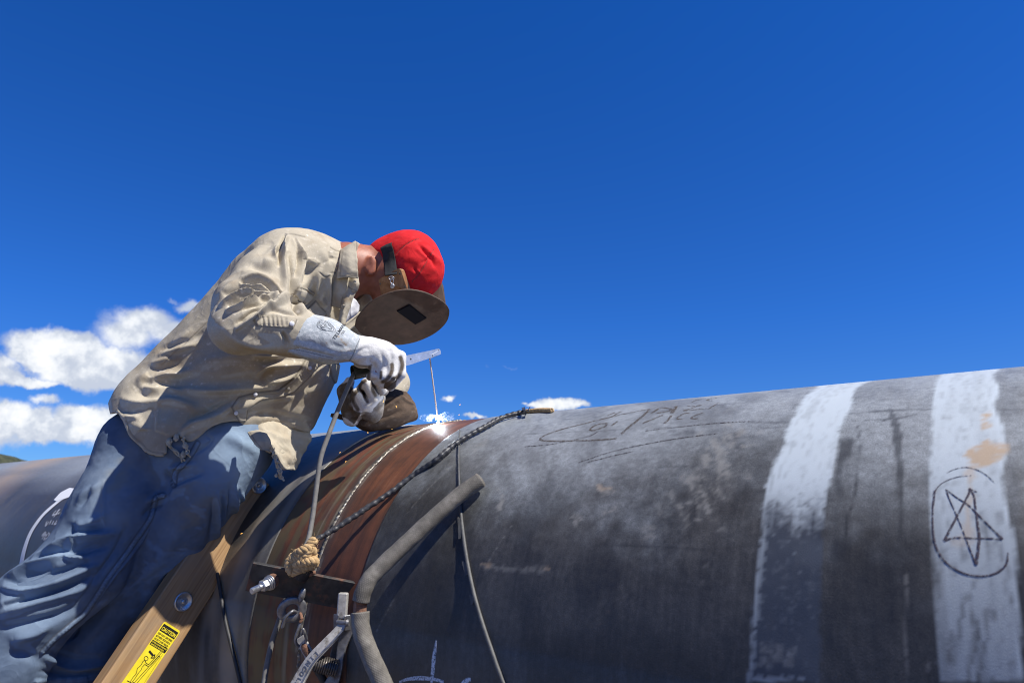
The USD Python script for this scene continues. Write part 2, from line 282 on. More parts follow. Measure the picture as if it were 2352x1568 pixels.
    for po, a in ((X('I', (560,490),(640,480),(640,640),(630,820),(640,900),(600,950),(540,950),(535,800),(545,600)), .75), (X('I', (530,1100),(630,1110),(640,1600),(520,1600)), .8), (X('5', (905,345),(1000,318),(1010,335),(915,372)), .6),
                  (X('5', (1105,335),(1200,330),(1200,400),(1120,420)), .6), (X('5', (330,600),(420,470),(430,560),(330,830),(280,950),(240,1000),(300,780)), .35)):
        dark = np.maximum(dark, a * sstep(poly_sd(P, po) + (N1-.5)*46, -6, 12) * sstep(st*.5 + NOI(v, 25, 3, 5)*.5, .35, .6))
    # pale scuffs where the pipe was slung and dragged
    diag = meshkit.fbm(np.stack([(q[:, 0]*.9 + q[:, 1]*.42)*120, (q[:, 1]*.9 - q[:, 0]*.42)*26, 0*q[:, 0]], -1), 4, 8)
    for po, a in ((X('5', (1130,270),(1230,310),(1180,480),(1120,620),(1060,700),(960,760),(890,830),(870,720),(930,640),(960,520),(1010,390)), 1.0), (X('5', (980,905),(1060,850),(1150,830),(1140,860),(1070,890),(990,940)), .8), (X('5', (880,660),(960,610),(1040,640),(960,740),(890,760)), .7)):
        scuff = np.maximum(scuff, .55 * a * sstep(poly_sd(P, po) + (N1-.5)*150, -16, 34) * sstep(diag*.45 + N1*.25 + N2*.30, .47, .64))
    for po, a in ((X('5', (600,560),(680,570),(670,585),(620,600)), .6), (X('5', (620,655),(680,640),(680,655),(630,668)), .6), (X('5', (495,680),(530,670),(540,700),(510,720)), .6), (X('5', (190,560),(215,570),(220,620),(205,660),(190,655),(205,610)), .7),
                  (X('5', (125,870),(250,890),(400,880),(400,915),(240,905),(130,895)), .35), (X('5', (780,710),(850,720),(840,780),(790,770)), .35), (X('5', (150,360),(90,400),(100,430),(160,372)), .4), (X('5', (1270,1195),(1420,1212),(1415,1300),(1260,1290)), .35)):
        scuff = np.maximum(scuff, a * sstep(poly_sd(P, po) + (N2-.5)*16, -2, 5) * sstep(N2, .3, .6))
    for po, a in ((X('5', (120,875),(180,870),(180,890),(125,890)), .5), (X('5', (370,880),(410,875),(405,895),(365,895)), .6), (X('5', (580,1080),(660,1075),(650,1092),(585,1095)), .4), (X('5', (600,550),(690,570),(650,600),(600,600)), .35)):
        dirt = np.maximum(dirt, a * sstep(poly_sd(P, po) + (N2-.5)*16, -2, 4) * sstep(N1, .4, .55))
    for k in range(46):             # long fine scratches round the pipe
        x0, p0 = rng.uniform(-1.1, .15), rng.uniform(.1, 1.6); ln, sl = rng.uniform(.05, .35), rng.normal(0, .25)
        t = (q[:, 1] / R - p0) / ln; d = np.abs(q[:, 0] - x0 - sl * t * ln); m = (t > 0) & (t < 1) & (d < .003)
        if m.any():
            w = np.clip(1 - d / rng.uniform(.0012, .0025), 0, 1) * m * sstep(N2, .3, .5)
            if k % 2: scuff = np.maximum(scuff, .40 * w)
            else: dark = np.maximum(dark, .55 * w)
    for k in range(8):              # and along it
        p0, sl = rng.uniform(.45, 1.5), rng.normal(0, .04); x0 = rng.uniform(-1.1, -.4); x1 = x0 + rng.uniform(.2, .8)
        d = np.abs(q[:, 1]/R - p0 - sl*(q[:, 0]-x0)) * R; dark = np.maximum(dark, .5 * np.clip(1 - d/.0022, 0, 1) * ((q[:, 0] > x0) & (q[:, 0] < x1)) * sstep(N2, .35, .55))
    paint[~ok] = 0
    dust_light = sstep(q[:, 1]/R + (NOI(v, 5, 4, 55) - .5)*.9 + (N1 - .5)*.35 + (st - .5)*.15, .40, 1.15)*(.68 + .27*sstep(NOI(v, 13, 5, 56)*.65 + N2*.35, .36, .60))*(1 - .30*sstep(NOI(v, 8, 5, 57)*.6 + diag0*.4, .50, .64))   # dusty top, plus the sun-to-shade falloff painted into the colour
    return {'ma': np.stack([paint, dirt, scuff], 1), 'mb': np.stack([dark, blue, dust_light], 1), 'q': q}

def coat_mat(name, c0, c1, c2):
    return mat(name, {'qa': ('attribute', {'attribute': 'q'}), 'a': ('attribute', {'attribute': 'ma'}), 'b': ('attribute', {'attribute': 'mb'}), 'sa': ('separate_xyz', {}), 'sb': ('separate_xyz', {}),
        'm1': ('mapping', {'scale': (4.2, 2.0, 1), 'rotation': (0, 0, .2)}), 'n1': ('noise_texture', {'scale': 3.2, 'detail': 9.0, 'roughness': .68, 'distortion': .5}),
        'm2': ('mapping', {'scale': (45.0, 4.0, 1), 'rotation': (0, 0, .35)}), 'n2': ('noise_texture', {'scale': 2.0, 'detail': 6.0, 'roughness': .7}),
        'n4': ('noise_texture', {'scale': 3.1, 'detail': 5.0, 'roughness': .6, 'distortion': 1.0}),
        'n3': ('noise_texture', {'scale': 520.0, 'detail': 4.0, 'roughness': .7}), 'mx': ('mix_float', {'fac': .42}), 'mx2': ('mix_float', {'fac': .45}), 'r': ('rgb_ramp', {'ramp': [(.36, c0), (.50, c1), (.66, c2)]}),
        'grain': ('map_range', {'from_min': .3, 'from_max': .7, 'to_min': .58, 'to_max': 1.42}), 'n5': ('noise_texture', {'scale': 95.0, 'detail': 8.0, 'roughness': .75}), 'gr5': ('map_range', {'from_min': .32, 'from_max': .68, 'to_min': .70, 'to_max': 1.30}), 'gmul': ('math', {'math_type': 'multiply'}), 'gm': ('vector_math', {'math_type': 'scale'}),
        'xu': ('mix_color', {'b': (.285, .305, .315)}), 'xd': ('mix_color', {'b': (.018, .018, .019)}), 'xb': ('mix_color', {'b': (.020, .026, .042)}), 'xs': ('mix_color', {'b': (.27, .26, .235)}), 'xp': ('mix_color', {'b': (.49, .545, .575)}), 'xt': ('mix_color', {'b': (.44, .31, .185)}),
        'ro': ('map_range', {'from_min': .3, 'from_max': .7, 'to_min': .36, 'to_max': .54}), 'bu': ('bump', {'strength': .35, 'distance': .0015}), 'p': ('principled_bsdf', {'specular_ior_level': .5})},
        [('qa.vector', 'm1.vector'), ('m1.vector', 'n1.vector'), ('qa.vector', 'm2.vector'), ('m2.vector', 'n2.vector'), ('qa.vector', 'n3.vector'), ('qa.vector', 'n4.vector'), ('n1.fac', 'mx.a'), ('n2.fac', 'mx.b'), ('mx.result', 'mx2.a'), ('n4.fac', 'mx2.b'), ('mx2.result', 'r.fac'),
         ('n3.fac', 'grain.value'), ('qa.vector', 'n5.vector'), ('n5.fac', 'gr5.value'), ('grain.result', 'gmul.value1'), ('gr5.result', 'gmul.value2'), ('xu.result', 'gm.vector1'), ('gmul.value', 'gm.scale'),
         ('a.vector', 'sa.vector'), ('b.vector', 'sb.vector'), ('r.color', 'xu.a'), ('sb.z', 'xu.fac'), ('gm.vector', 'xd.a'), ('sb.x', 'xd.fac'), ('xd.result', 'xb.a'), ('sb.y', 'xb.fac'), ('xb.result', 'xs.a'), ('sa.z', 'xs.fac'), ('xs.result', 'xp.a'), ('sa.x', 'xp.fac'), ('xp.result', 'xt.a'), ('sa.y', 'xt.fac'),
         ('xt.result', 'p.base_color'), ('mx.result', 'ro.value'), ('ro.result', 'p.roughness'), ('n3.fac', 'bu.height'), ('bu.normal', 'p.normal')], 'p.BSDF')
M_coat = coat_mat('dark_coating', (.019, .018, .0155), (.039, .037, .033), (.086, .083, .077))
M_coat2 = coat_mat('dusty_coating', (.036, .034, .031), (.064, .060, .054), (.125, .115, .098))
M_bare = mat('rusted_steel', {'qa': ('attribute', {'attribute': 'q'}), 'm1': ('mapping', {'scale': (30.0, 2.5, 1)}), 'n1': ('noise_texture', {'scale': 1.6, 'detail': 8.0, 'roughness': .66}), 'n2': ('noise_texture', {'scale': 9.0, 'detail': 8.0, 'roughness': .7}),
        'mx': ('mix_float', {'fac': .5}), 'r': ('rgb_ramp', {'ramp': [(.32, (.040, .024, .018)), (.46, (.095, .038, .021)), (.58, (.165, .060, .029)), (.74, (.26, .115, .060))]}),
        'a': ('attribute', {'attribute': 'ma'}), 'sa': ('separate_xyz', {}), 'xd': ('mix_color', {'b': (.060, .055, .050)}), 'xl': ('mix_color', {'b': (.42, .37, .30)}), 'xo': ('mix_color', {'b': (.115, .092, .045)}),
        'n3': ('noise_texture', {'scale': 400.0, 'detail': 3.0}), 'bu': ('bump', {'strength': .3, 'distance': .001}), 'p': ('principled_bsdf', {'roughness': .58, 'metallic': .15})},
        [('qa.vector', 'm1.vector'), ('m1.vector', 'n1.vector'), ('qa.vector', 'n2.vector'), ('qa.vector', 'n3.vector'), ('n1.fac', 'mx.a'), ('n2.fac', 'mx.b'), ('mx.result', 'r.fac'), ('r.color', 'xd.a'), ('a.vector', 'sa.vector'), ('sa.x', 'xd.fac'), ('xd.result', 'xo.a'), ('sa.z', 'xo.fac'), ('xo.result', 'xl.a'), ('sa.y', 'xl.fac'),
         ('xl.result', 'p.base_color'), ('n3.fac', 'bu.height'), ('bu.normal', 'p.normal')], 'p.BSDF')
M_bead = mat('weld_metal', {'g': ('geometry', {}), 'n': ('noise_texture', {'scale': 130.0, 'detail': 5.0}), 'r': ('rgb_ramp', {'ramp': [(.35, (.07, .055, .04)), (.55, (.22, .20, .165)), (.7, (.46, .44, .39))]}), 'b': ('bump', {'strength': .8, 'distance': .002}), 'p': ('principled_bsdf', {'metallic': .35, 'roughness': .45})},
             [('g.position', 'n.vector'), ('n.fac', 'r.fac'), ('r.color', 'p.base_color'), ('n.fac', 'b.height'), ('b.normal', 'p.normal')], 'p.BSDF')
PIPE = thing('steel_pipe', 'huge black coated steel pipe with rusty weld band and white painted bands', 'pipe')
xs = np.concatenate([[XR, XR], np.arange(XR + .002, .40, .0042), np.geomspace(.42, 14, 14)]); rad = np.full(len(xs), R); rad[0] = R - .004; rad[1] = R - .0004
v, f, q = pipe_grid(xs, phis(.0042), rad)
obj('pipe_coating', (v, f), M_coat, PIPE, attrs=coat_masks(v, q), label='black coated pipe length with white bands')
xs = np.concatenate([-np.geomspace(60, 2.6, 30), np.arange(-2.59, XL - .002, .012), [XL, XL]]); rad = np.full(len(xs), R); rad[-1] = R - .004; rad[-2] = R - .0004
v, f, q = pipe_grid(xs, phis(.012), rad); P = proj(v)
dt = np.zeros(len(v)); N1 = NOI(v, 6, 4, 31)
stk = smear(q, 6, 1.2, 4, 33)
dt = .55 * sstep(stk, .55, .70) * sstep(N1, .35, .6)
obj('pipe_coating', (v, f), M_coat2, PIPE, attrs={'ma': np.stack([0*dt, dt, .5*sstep(smear(q, 14, 1.5, 4, 35), .55, .75)], 1), 'mb': np.stack([.4*sstep(smear(q, 10, 1.0, 4, 36), .52, .7), 0*dt, .8*sstep(q[:, 1]/R + (N1 - .5)*.9, .5, 1.25)], 1), 'q': q}, label='dusty grey coated pipe length on the left')  # upper side paler here too: dusty tone with sun falloff painted in
for xs in (np.arange(XL, XW - .0005, .0042), np.arange(XW, XR + .0042, .0042)):
    v, f, q = pipe_grid(xs, phis(.0042), R - .0022); d = np.abs(q[:, 0] - XW); side = q[:, 0] < XW
    N1 = NOI(v, 30, 4, 41); st = smear(q, 70, 4, 4, 42)
    heat = np.exp(-(d/.024)**2) * (.55 + .45*st); lin = .65*np.exp(-((d - .0105)/.0022)**2) * sstep(N1, .40, .55) + .35*sstep(st, .6, .8)*np.exp(-((d-.03)/.03)**2)
    edge = np.exp(-(np.minimum(np.abs(q[:, 0]-XL), np.abs(q[:, 0]-XR))/.005)**2)
    obj('bare_steel', (v, f), M_bare, PIPE, attrs={'ma': np.stack([np.clip(heat*.9 + .35*side*sstep(st, .45, .6) + .6*edge*sstep(N1, .45, .6), 0, 1), lin, .7*side*sstep(N1*.5+st*.5, .42, .6)], 1), 'q': q}, label='left rusty bare end beside the weld' if xs[0] < XW - .1 else 'right rusty bare end beside the weld')
ph = np.linspace(0, 2*np.pi, 1400, endpoint=False); pr = np.linspace(-1, 1, 9)
rip = 1 + .22*np.sin(ph*260 + 3*np.sin(ph*31)) + .5*(meshkit.noise(np.stack([ph*45, 0*ph, 0*ph], 1)) - .5)
bx = XW + np.outer(.0046*(1 + .25*(meshkit.noise(np.stack([ph*25, 0*ph+4, 0*ph], 1))-.5)), pr) + (.0016*(meshkit.noise(np.stack([ph*18, 0*ph+9, 0*ph], 1))-.5))[:, None]
br = R - .0035 + .0042 * rip[:, None] * np.sqrt(np.clip(1 - pr**2, 0, 1))[None]
bv = np.stack([bx, -br*np.cos(ph)[:, None], AX + br*np.sin(ph)[:, None]], -1).reshape(-1, 3); i, j = np.meshgrid(np.arange(1400), np.arange(8), indexing='ij')
q = np.stack([i*9+j, i*9+j+1, ((i+1) % 1400)*9+j+1, ((i+1) % 1400)*9+j], -1).reshape(-1, 4)
obj('weld_bead', (bv, q), M_bead, PIPE, smooth=True)

# writing and lines drawn on the pipe: thin ribbons of chalk, crayon or paint lying on it
def chalk_mat(name, c, cover, sc=300.0):
    return mat(name, {'g': ('geometry', {}), 'n': ('noise_texture', {'scale': sc, 'detail': 4.0, 'roughness': .7}), 'r': ('map_range', {'from_min': cover - .07, 'from_max': cover + .07, 'clamp': True}), 'd': ('diffuse_bsdf', {'color': c}), 't': ('transparent_bsdf', {}), 'm': ('mix_closure', {})},
               [('g.position', 'n.vector'), ('n.fac', 'r.value'), ('r.result', 'm.fac'), ('t.BSDF', 'm.closure1'), ('d.BSDF', 'm.closure2')], 'm.closure')
M_chalk = chalk_mat('chalk_line', (.55, .56, .58), .47); M_crayon = chalk_mat('dark_crayon', (.105, .088, .078), .50); M_spray = chalk_mat('white_spray', (.74, .75, .76), .30, 150.0); M_faint = chalk_mat('faint_crayon', (.05, .04, .045), .52); M_black = chalk_mat('black_marker', (.085, .072, .085), .45)
def ribbon(pts, w, n=8, off=.0007, rr=R):
    L = smooth_line([(p[0], p[1]) for p in pts], n); ws = np.interp(np.linspace(0, 1, len(L)), np.linspace(0, 1, len(pts)), [p[2] if len(p) > 2 else 1.0 for p in pts]) * w / 2
    p = np.array([on_pipe(a, b, rr + off) for a, b in L]); t = np.gradient(p, axis=0); nn = (p - [0, 0, AX]) * [0, 1, 1]; nn /= np.linalg.norm(nn, axis=1, keepdims=True)
    s = np.cross(nn, t); s /= np.linalg.norm(s, axis=1, keepdims=True) + 1e-12
    v = np.stack([p + s*ws[:, None]*k - nn*(.0003 if abs(k) == 1 else 0) for k in (-1, -.5, .5, 1)], 1); v = v.reshape(-1, 3); m = len(p)
    i, j = np.meshgrid(np.arange(m-1), np.arange(3), indexing='ij'); q = np.stack([i*4+j, i*4+j+1, (i+1)*4+j+1, (i+1)*4+j], -1).reshape(-1, 4)
    return trimesh.Trimesh(v, np.vstack([q[:, [0, 1, 2]], q[:, [0, 2, 3]]]), process=False)
def marks(name, lines, m, w, label=None, **k): obj(name, cat(*[ribbon(l, w, **k) for l in lines]), m, PIPE, smooth=True, label=label, kind='stuff')
marks('drawn_circle', [X('I', (1230,692,.3),(1280,668,.5),(1350,654,.6),(1420,668,.6),(1480,700,.5),(1530,745,.3)), X('I', (1390,705,.3),(1300,715,.6),(1220,745,.7),(1170,790,.8),(1150,860,.9),(1146,950,1.1),(1148,1050,1.2),(1160,1130,1.4),(1190,1200,1.5),(1240,1260,1.4),(1320,1310,1.3),(1400,1333,1.3),(1480,1335,1.2),(1550,1315,1.3),(1595,1280,1.3),(1615,1240,1.2),(1618,1190,1.0)), X('I', (1148,830,.6),(1160,800,.7),(1158,860,.6),(1150,900,.5))], M_black, .0018, 'oval drawn round the star on the second white band')
marks('drawn_star', [X('I', (1220,1115,1.5),(1260,1035,1.3),(1300,960,1.2),(1345,875,1.1),(1375,815,1.2),(1378,785,1.0)), X('I', (1378,785),(1405,835),(1415,910,1.1),(1428,1010,1.3),(1438,1090,1.4),(1432,1170,1.4),(1418,1265,1.6)), X('I', (1418,1265,1.2),(1385,1180,.7),(1340,1060,.5),(1290,940,.5),(1250,850,.6),(1230,795,.8)),
    X('I', (1228,792,.8),(1300,845,.7),(1370,890,.9),(1440,960,.9),(1520,1040,.9),(1585,1105,1.4)), X('I', (1585,1105,1.2),(1500,1100,.9),(1420,1100,1.1),(1340,1095,1.0),(1270,1098,1.0),(1220,1115,1.4)), X('I', (1378,790),(1400,800),(1425,808,.9))], M_black, .0022, 'five pointed star drawn inside the oval')
marks('crayon_number', [X('J', (1000,615,1.2),(1100,530,1.4),(1200,450,1.3),(1305,355,1.1)), X('J', (1310,352),(1200,370),(1050,400),(900,435),(720,478),(560,520),(430,550),(300,590),(200,630),(160,660),(180,680),(250,686),(450,685),(650,680),(850,670),(960,657)),
    X('J', (690,575),(680,560),(730,525),(800,503),(848,505),(840,530),(780,555),(710,577),(690,575)), X('J', (905,527),(930,505),(965,480)), X('J', (865,415),(905,402),(935,390)), X('J', (890,437),(940,412),(1000,380)),
    X('J', (1320,400),(1360,370),(1400,348),(1460,340),(1520,350),(1510,370),(1440,385),(1360,395)), X('J', (1530,395,1.5),(1555,365,1.5),(1580,322,1.3)), X('J', (1455,500),(1490,470),(1530,420)), X('J', (1230,500),(1330,460),(1440,415))], M_crayon, .0058, 'large brown crayon figures on top of the pipe')
marks('crayon_letters', [X('J', (1700,320),(1760,322),(1840,310),(1750,340),(1660,368),(1760,360),(1900,345)), X('J', (1910,355),(1960,325),(2010,295)), X('J', (1720,393),(1660,400),(1600,435),(1590,455),(1660,455)), X('J', (1865,388),(1800,410),(1750,435),(1745,452),(1810,452)), X('J', (1745,280),(1790,258),(1850,250)), X('J', (2010,238),(1950,242),(1900,258),(1960,263))], M_crayon, .0042, 'smaller brown crayon letters on top of the pipe')
marks('scribed_line', [X('J', (0,745),(300,715),(650,640),(760,590)), X('J', (560,910),(900,800),(1300,710),(1700,645),(2000,610)), X('J', (1250,580),(1600,540),(2000,500),(2350,480)), X('J', (640,912),(900,845),(1150,790))], M_faint, .0035, 'faint dark lines along the pipe')
marks('spray_line', [X('H', (980,490,.9),(900,510,1.1),(800,550,1.1),(700,610,1.0),(600,690,1.0),(500,780,1.0),(420,880,1.1),(350,990,1.1),(300,1110,1.1),(265,1230,1.2),(245,1340,1.2),(238,1450,1.2)), X('H', (900,520,1.0),(800,548,1.6),(720,560,2.2),(650,580,1.2))], M_spray, .030, 'white sprayed arc on the left pipe length', off=.0015)
marks('chalk_writing', [X('H', *l) for l in ([(640,740),(600,790),(640,785)], [(670,730),(610,820)], [(685,725),(640,780),(680,770)], [(740,725),(690,790)], [(790,725),(760,770),(745,785)], [(820,730),(780,770)], [(530,870),(520,915),(560,870)], [(585,850),(560,905)], [(610,860),(590,905)], [(650,855),(620,895),(645,890)], [(720,850),(690,880)], [(790,840),(730,880)],
    [(520,985),(480,1025),(530,1020)], [(525,990),(475,1070)], [(560,990),(510,1050),(500,1070),(540,1055),(565,1000)], [(555,1040),(590,1035)], [(640,985),(600,1010),(620,1020),(640,990),(600,1070)], [(690,990),(640,1060)], [(820,660),(860,655)])], M_chalk, .0085, 'chalk notes inside the sprayed arc', off=.0015)
marks('chalk_curve', [X('3', (1060,1560,.7),(1110,1543),(1190,1536,1.4),(1280,1545),(1330,1560)), X('3', (1255,1565),(1262,1500,1.6),(1268,1430,1.8),(1276,1370,1.5),(1285,1305,.6)), X('3', (1440,1570),(1470,1550,1.5),(1495,1545))], M_chalk, .0052, 'chalk strokes low on the right pipe length')
# ------------------------------------------------------------------ materials of the hardware
def simple(name, c0, c1, rough=.6, metal=0.0, scale=60.0, bump=.3, bd=.002, rust=None, rust_at=.6, detail=6.0, stretch=None, spec=.5):
    nd = {'g': ('geometry', {}), 'mp': ('mapping', {'scale': stretch or (1, 1, 1)}), 'n': ('noise_texture', {'scale': scale, 'detail': detail, 'roughness': .65}), 'r': ('rgb_ramp', {'ramp': [(.3, c0), (.7, c1)]}),
          'b': ('bump', {'strength': bump, 'distance': bd}), 'p': ('principled_bsdf', {'roughness': rough, 'metallic': metal, 'specular_ior_level': spec})}
    lk = [('g.position', 'mp.vector'), ('mp.vector', 'n.vector'), ('n.fac', 'r.fac'), ('n.fac', 'b.height'), ('b.normal', 'p.normal')]; out = 'r.color'
    if rust is not None:
        nd.update({'n2': ('noise_texture', {'scale': scale*.45, 'detail': 7.0, 'roughness': .7}), 'rm': ('map_range', {'from_min': rust_at-.05, 'from_max': rust_at+.07, 'clamp': True}), 'mx': ('mix_color', {'b': rust}), 'rr': ('map_range', {'to_min': rough, 'to_max': .9}), 'mm': ('map_range', {'to_min': metal, 'to_max': 0.0})})
        lk += [('g.position', 'n2.vector'), ('n2.fac', 'rm.value'), ('rm.result', 'mx.fac'), ('r.color', 'mx.a'), ('rm.result', 'rr.value'), ('rr.result', 'p.roughness'), ('rm.result', 'mm.value'), ('mm.result', 'p.metallic')]; out = 'mx.result'
    return mat(name, nd, lk + [(out, 'p.base_color')], 'p.BSDF')
M_zinc = simple('zinc_plate', (.42, .43, .44), (.62, .62, .62), .38, .85, 90)
M_plate = simple('black_plate', (.022, .022, .024), (.055, .052, .050), .55, .3, 70, rust=(.13, .060, .036), rust_at=.56)
M_iron = simple('worn_iron', (.12, .12, .13), (.30, .30, .31), .45, .7, 80, rust=(.10, .07, .05), rust_at=.62)
M_castw = simple('pale_worn_metal', (.26, .25, .235), (.50, .48, .45), .6, .3, 85, rust=(.10, .085, .07), rust_at=.60)
M_darkm = simple('dark_braid', (.05, .048, .045), (.14, .13, .12), .7, .2, 120, .6)
M_rustm = simple('rust_crust', (.10, .05, .03), (.26, .13, .08), .9, 0, 180, .9, .003)
M_spring = simple('black_spring', (.06, .055, .05), (.16, .14, .125), .4, .6, 120)
M_cable = simple('grey_rubber', (.10, .098, .09), (.19, .18, .165), .7, 0, 60, .4)
M_cableb = simple('black_rubber', (.018, .018, .018), (.04, .04, .04), .6, 0, 60, .3)
M_tape = simple('black_tape', (.020, .020, .022), (.060, .060, .062), .46, 0, 90, .5, .002)
M_rope = simple('tan_rope', (.27, .17, .075), (.56, .38, .19), .9, 0, 140, .8, .002)
M_silver = simple('bright_jaw_metal', (.50, .50, .50), (.74, .74, .73), .34, .8, 70, rust=(.42, .27, .14), rust_at=.66)
M_handle = simple('holder_fibre', (.010, .014, .012), (.03, .04, .035), .5, 0, 60)
M_flux = simple('rod_flux', (.52, .43, .37), (.66, .56, .48), .85, 0, 200, .4, .001)
# hose: woven fabric cover
M_hose = mat('woven_hose', {'a': ('attribute', {'attribute': 'q'}), 'w1': ('wave_texture', {'wave_type': 'bands', 'bands_direction': 'x', 'scale': 95.0, 'distortion': 1.0}), 'mp': ('mapping', {'rotation': (0, 0, .95)}), 'mp2': ('mapping', {'rotation': (0, 0, -.95)}), 'w2': ('wave_texture', {'wave_type': 'bands', 'bands_direction': 'x', 'scale': 95.0, 'distortion': 1.0}),
    'mu': ('math', {'math_type': 'multiply'}), 'n': ('noise_texture', {'scale': 22.0, 'detail': 8.0, 'roughness': .7}), 'r': ('rgb_ramp', {'ramp': [(.34, (.075, .068, .058)), (.52, (.155, .142, .122)), (.70, (.27, .25, .215))]}), 'k': ('map_range', {'to_min': .88, 'to_max': 1.08}), 'sc': ('vector_math', {'math_type': 'scale'}), 'b': ('bump', {'strength': .28, 'distance': .0015}), 'p': ('principled_bsdf', {'roughness': .8})},
    [('a.vector', 'mp.vector'), ('a.vector', 'mp2.vector'), ('mp.vector', 'w1.vector'), ('mp2.vector', 'w2.vector'), ('w1.fac', 'mu.value1'), ('w2.fac', 'mu.value2'), ('a.vector', 'n.vector'), ('n.fac', 'r.fac'), ('mu.value', 'k.value'), ('r.color', 'sc.vector1'), ('k.result', 'sc.scale'), ('sc.vector', 'p.base_color'), ('mu.value', 'b.height'), ('b.normal', 'p.normal')], 'p.BSDF')

def D3(c, *pts): return np.array([at(x, y, d) for x, y, d in X(c, *pts)])     # pixels with a depth -> points
def near_pipe(c, off, *pts): return np.array([on_pipe(x, y, R + off) for x, y in X(c, *pts)])
def on_x(x, y, Xp): v = at(x, y, 1.0) - EYE; return EYE + v * (Xp - EYE[0]) / v[0]

# ------------------------------------------------------------------ wooden ladder
M_wood = mat('ladder_wood', {'a': ('attribute', {'attribute': 'q'}), 'm': ('mapping', {'scale': (1.0, 26.0, 26.0)}), 'n': ('noise_texture', {'scale': 3.0, 'detail': 8.0, 'roughness': .6, 'distortion': .6}), 'm2': ('mapping', {'scale': (3.0, 190.0, 190.0)}), 'n2': ('noise_texture', {'scale': 1.5, 'detail': 3.0}), 'n3': ('noise_texture', {'scale': 11.0, 'detail': 7.0, 'roughness': .7}),
    'mx': ('mix_float', {'fac': .35}), 'r': ('rgb_ramp', {'ramp': [(.30, (.17, .095, .042)), (.48, (.32, .19, .085)), (.66, (.44, .285, .14))]}), 'dm': ('map_range', {'from_min': .46, 'from_max': .72, 'to_min': 0.0, 'to_max': .55, 'clamp': True}), 'xd': ('mix_color', {'b': (.20, .165, .125)}), 'b': ('bump', {'strength': .35, 'distance': .0015}), 'p': ('principled_bsdf', {'roughness': .62})},
    [('a.vector', 'm.vector'), ('m.vector', 'n.vector'), ('a.vector', 'm2.vector'), ('m2.vector', 'n2.vector'), ('a.vector', 'n3.vector'), ('n.fac', 'mx.a'), ('n2.fac', 'mx.b'), ('mx.result', 'r.fac'), ('r.color', 'xd.a'), ('n3.fac', 'dm.value'), ('dm.result', 'xd.fac'), ('xd.result', 'p.base_color'), ('mx.result', 'b.height'), ('b.normal', 'p.normal')], 'p.BSDF')
LX = -1.662
a0, a1 = on_x(638, 1126, LX), on_x(360, 1568, LX)         # the rail's lower edge
b1 = on_x(232, 1568, LX)
LD = unit(a1 - a0); LD[0] = 0; LD = unit(LD)              # down the ladder
LW = np.cross([1.0, 0, 0], LD); LW *= -np.sign(LW @ (a1 - b1)) # across the rail, away from the pipe
WID = abs((b1 - a1) @ LW)
foot = a0 + LD * (a0[2] / -LD[2])
LEN = np.linalg.norm(foot - a0)
def wood_box(L, w, t, r=.003):
    m = rbox((L, w, t), r); m = m.subdivide_to_size(.06); return m
LADDER = thing('wooden_ladder', 'weathered wooden ladder with yellow caution sticker leaning on the pipe under the man', 'ladder')
def wood(name, m, T, parent, seed):
    q = np.asarray(m.vertices) + [seed * 3.7, seed * 1.3, seed * .7]; obj(name, placed(m, T), M_wood, parent, attrs={'q': q})
for k, xo in enumerate((-.019, -.019 - .40)):
    c = a0 + LD * LEN/2 + LW * WID/2 + [xo, 0, 0]
    rail = wood_box(LEN, WID, .038); wood('rail', rail, frame(c, LD, LW, np.cross(LD, LW)), LADDER, k)
wpos = [on_x(607, 1124.6, LX), on_x(428, 1385.5, LX)]; sp = np.linalg.norm(wpos[1] - wpos[0])
ws_prof = [(0, .0022), (.0035, .0022), (.004, .0012), (.010, .0010), (.0135, .0022), (.0165, .0046), (.0195, .0050), (.0213, .0036), (.0218, 0), (0, -.001)]
for k in range(int((LEN - .02) / sp) + 1):
    o = wpos[0] + LD * sp * k
    if o[2] < .1: break
    o = a0 + LD * ((o - a0) @ LD) + LW * WID * .50
    ru = wood_box(.40, .032, .070, .008); wood('rung', ru, frame(o + [-.019 - .20, 0, 0], [1, 0, 0], [0, 0, 1], np.cross([1, 0, 0], [0, 0, 1.0])), LADDER, 5 + k)
    T = look(o + [.0008, 0, 0], [1, 0, 0], LD)
    wa = obj('washer', placed(lathe(ws_prof, 36), T), M_zinc, LADDER)
    obj('rivet', placed(lathe([(.0, .0075), (.003, .0072), (.0048, .0055), (.0052, .002), (.0, .002)], 18), T), M_zinc, wa)
# the caution sticker
def flat(name, c, rough=.45):
    return mat(name, {'g': ('geometry', {}), 'n': ('noise_texture', {'scale': 60.0, 'detail': 6.0}), 'r': ('map_range', {'from_min': .3, 'from_max': .75, 'to_min': 1.05, 'to_max': .80}), 's': ('vector_math', {'math_type': 'scale', 'vector1': c}), 'p': ('principled_bsdf', {'roughness': rough})}, [('g.position', 'n.vector'), ('n.fac', 'r.value'), ('r.result', 's.scale'), ('s.vector', 'p.base_color')], 'p.BSDF')
M_yel = flat('sticker_yellow', (.82, .66, .03)); M_ink = flat('sticker_ink', (.016, .015, .012))
g = lambda *p: [on_x(*q_, LX + .0006) for q_ in X('G', *p)]
tl, tr, bl = g((1062, 545), (1325, 712), (375, 1568))
su = unit(tr - tl); SWD = np.linalg.norm(tr - tl); sv_ = unit((bl - tl) - su * ((bl - tl) @ su)); SH = .27
ST = frame(tl, su, -sv_, np.cross(su, -sv_))               # x across, y up the sticker, z out of the rail
if ST[0, 2] < 0: raise RuntimeError('sticker faces inward')
def st_poly(pts, z0=.0004, z1=.0006):
    from shapely.geometry import Polygon
    return placed(trimesh.creation.extrude_polygon(Polygon(pts), z1 - z0, engine='earcut'), trimesh.transformations.translation_matrix([0, 0, z0]))
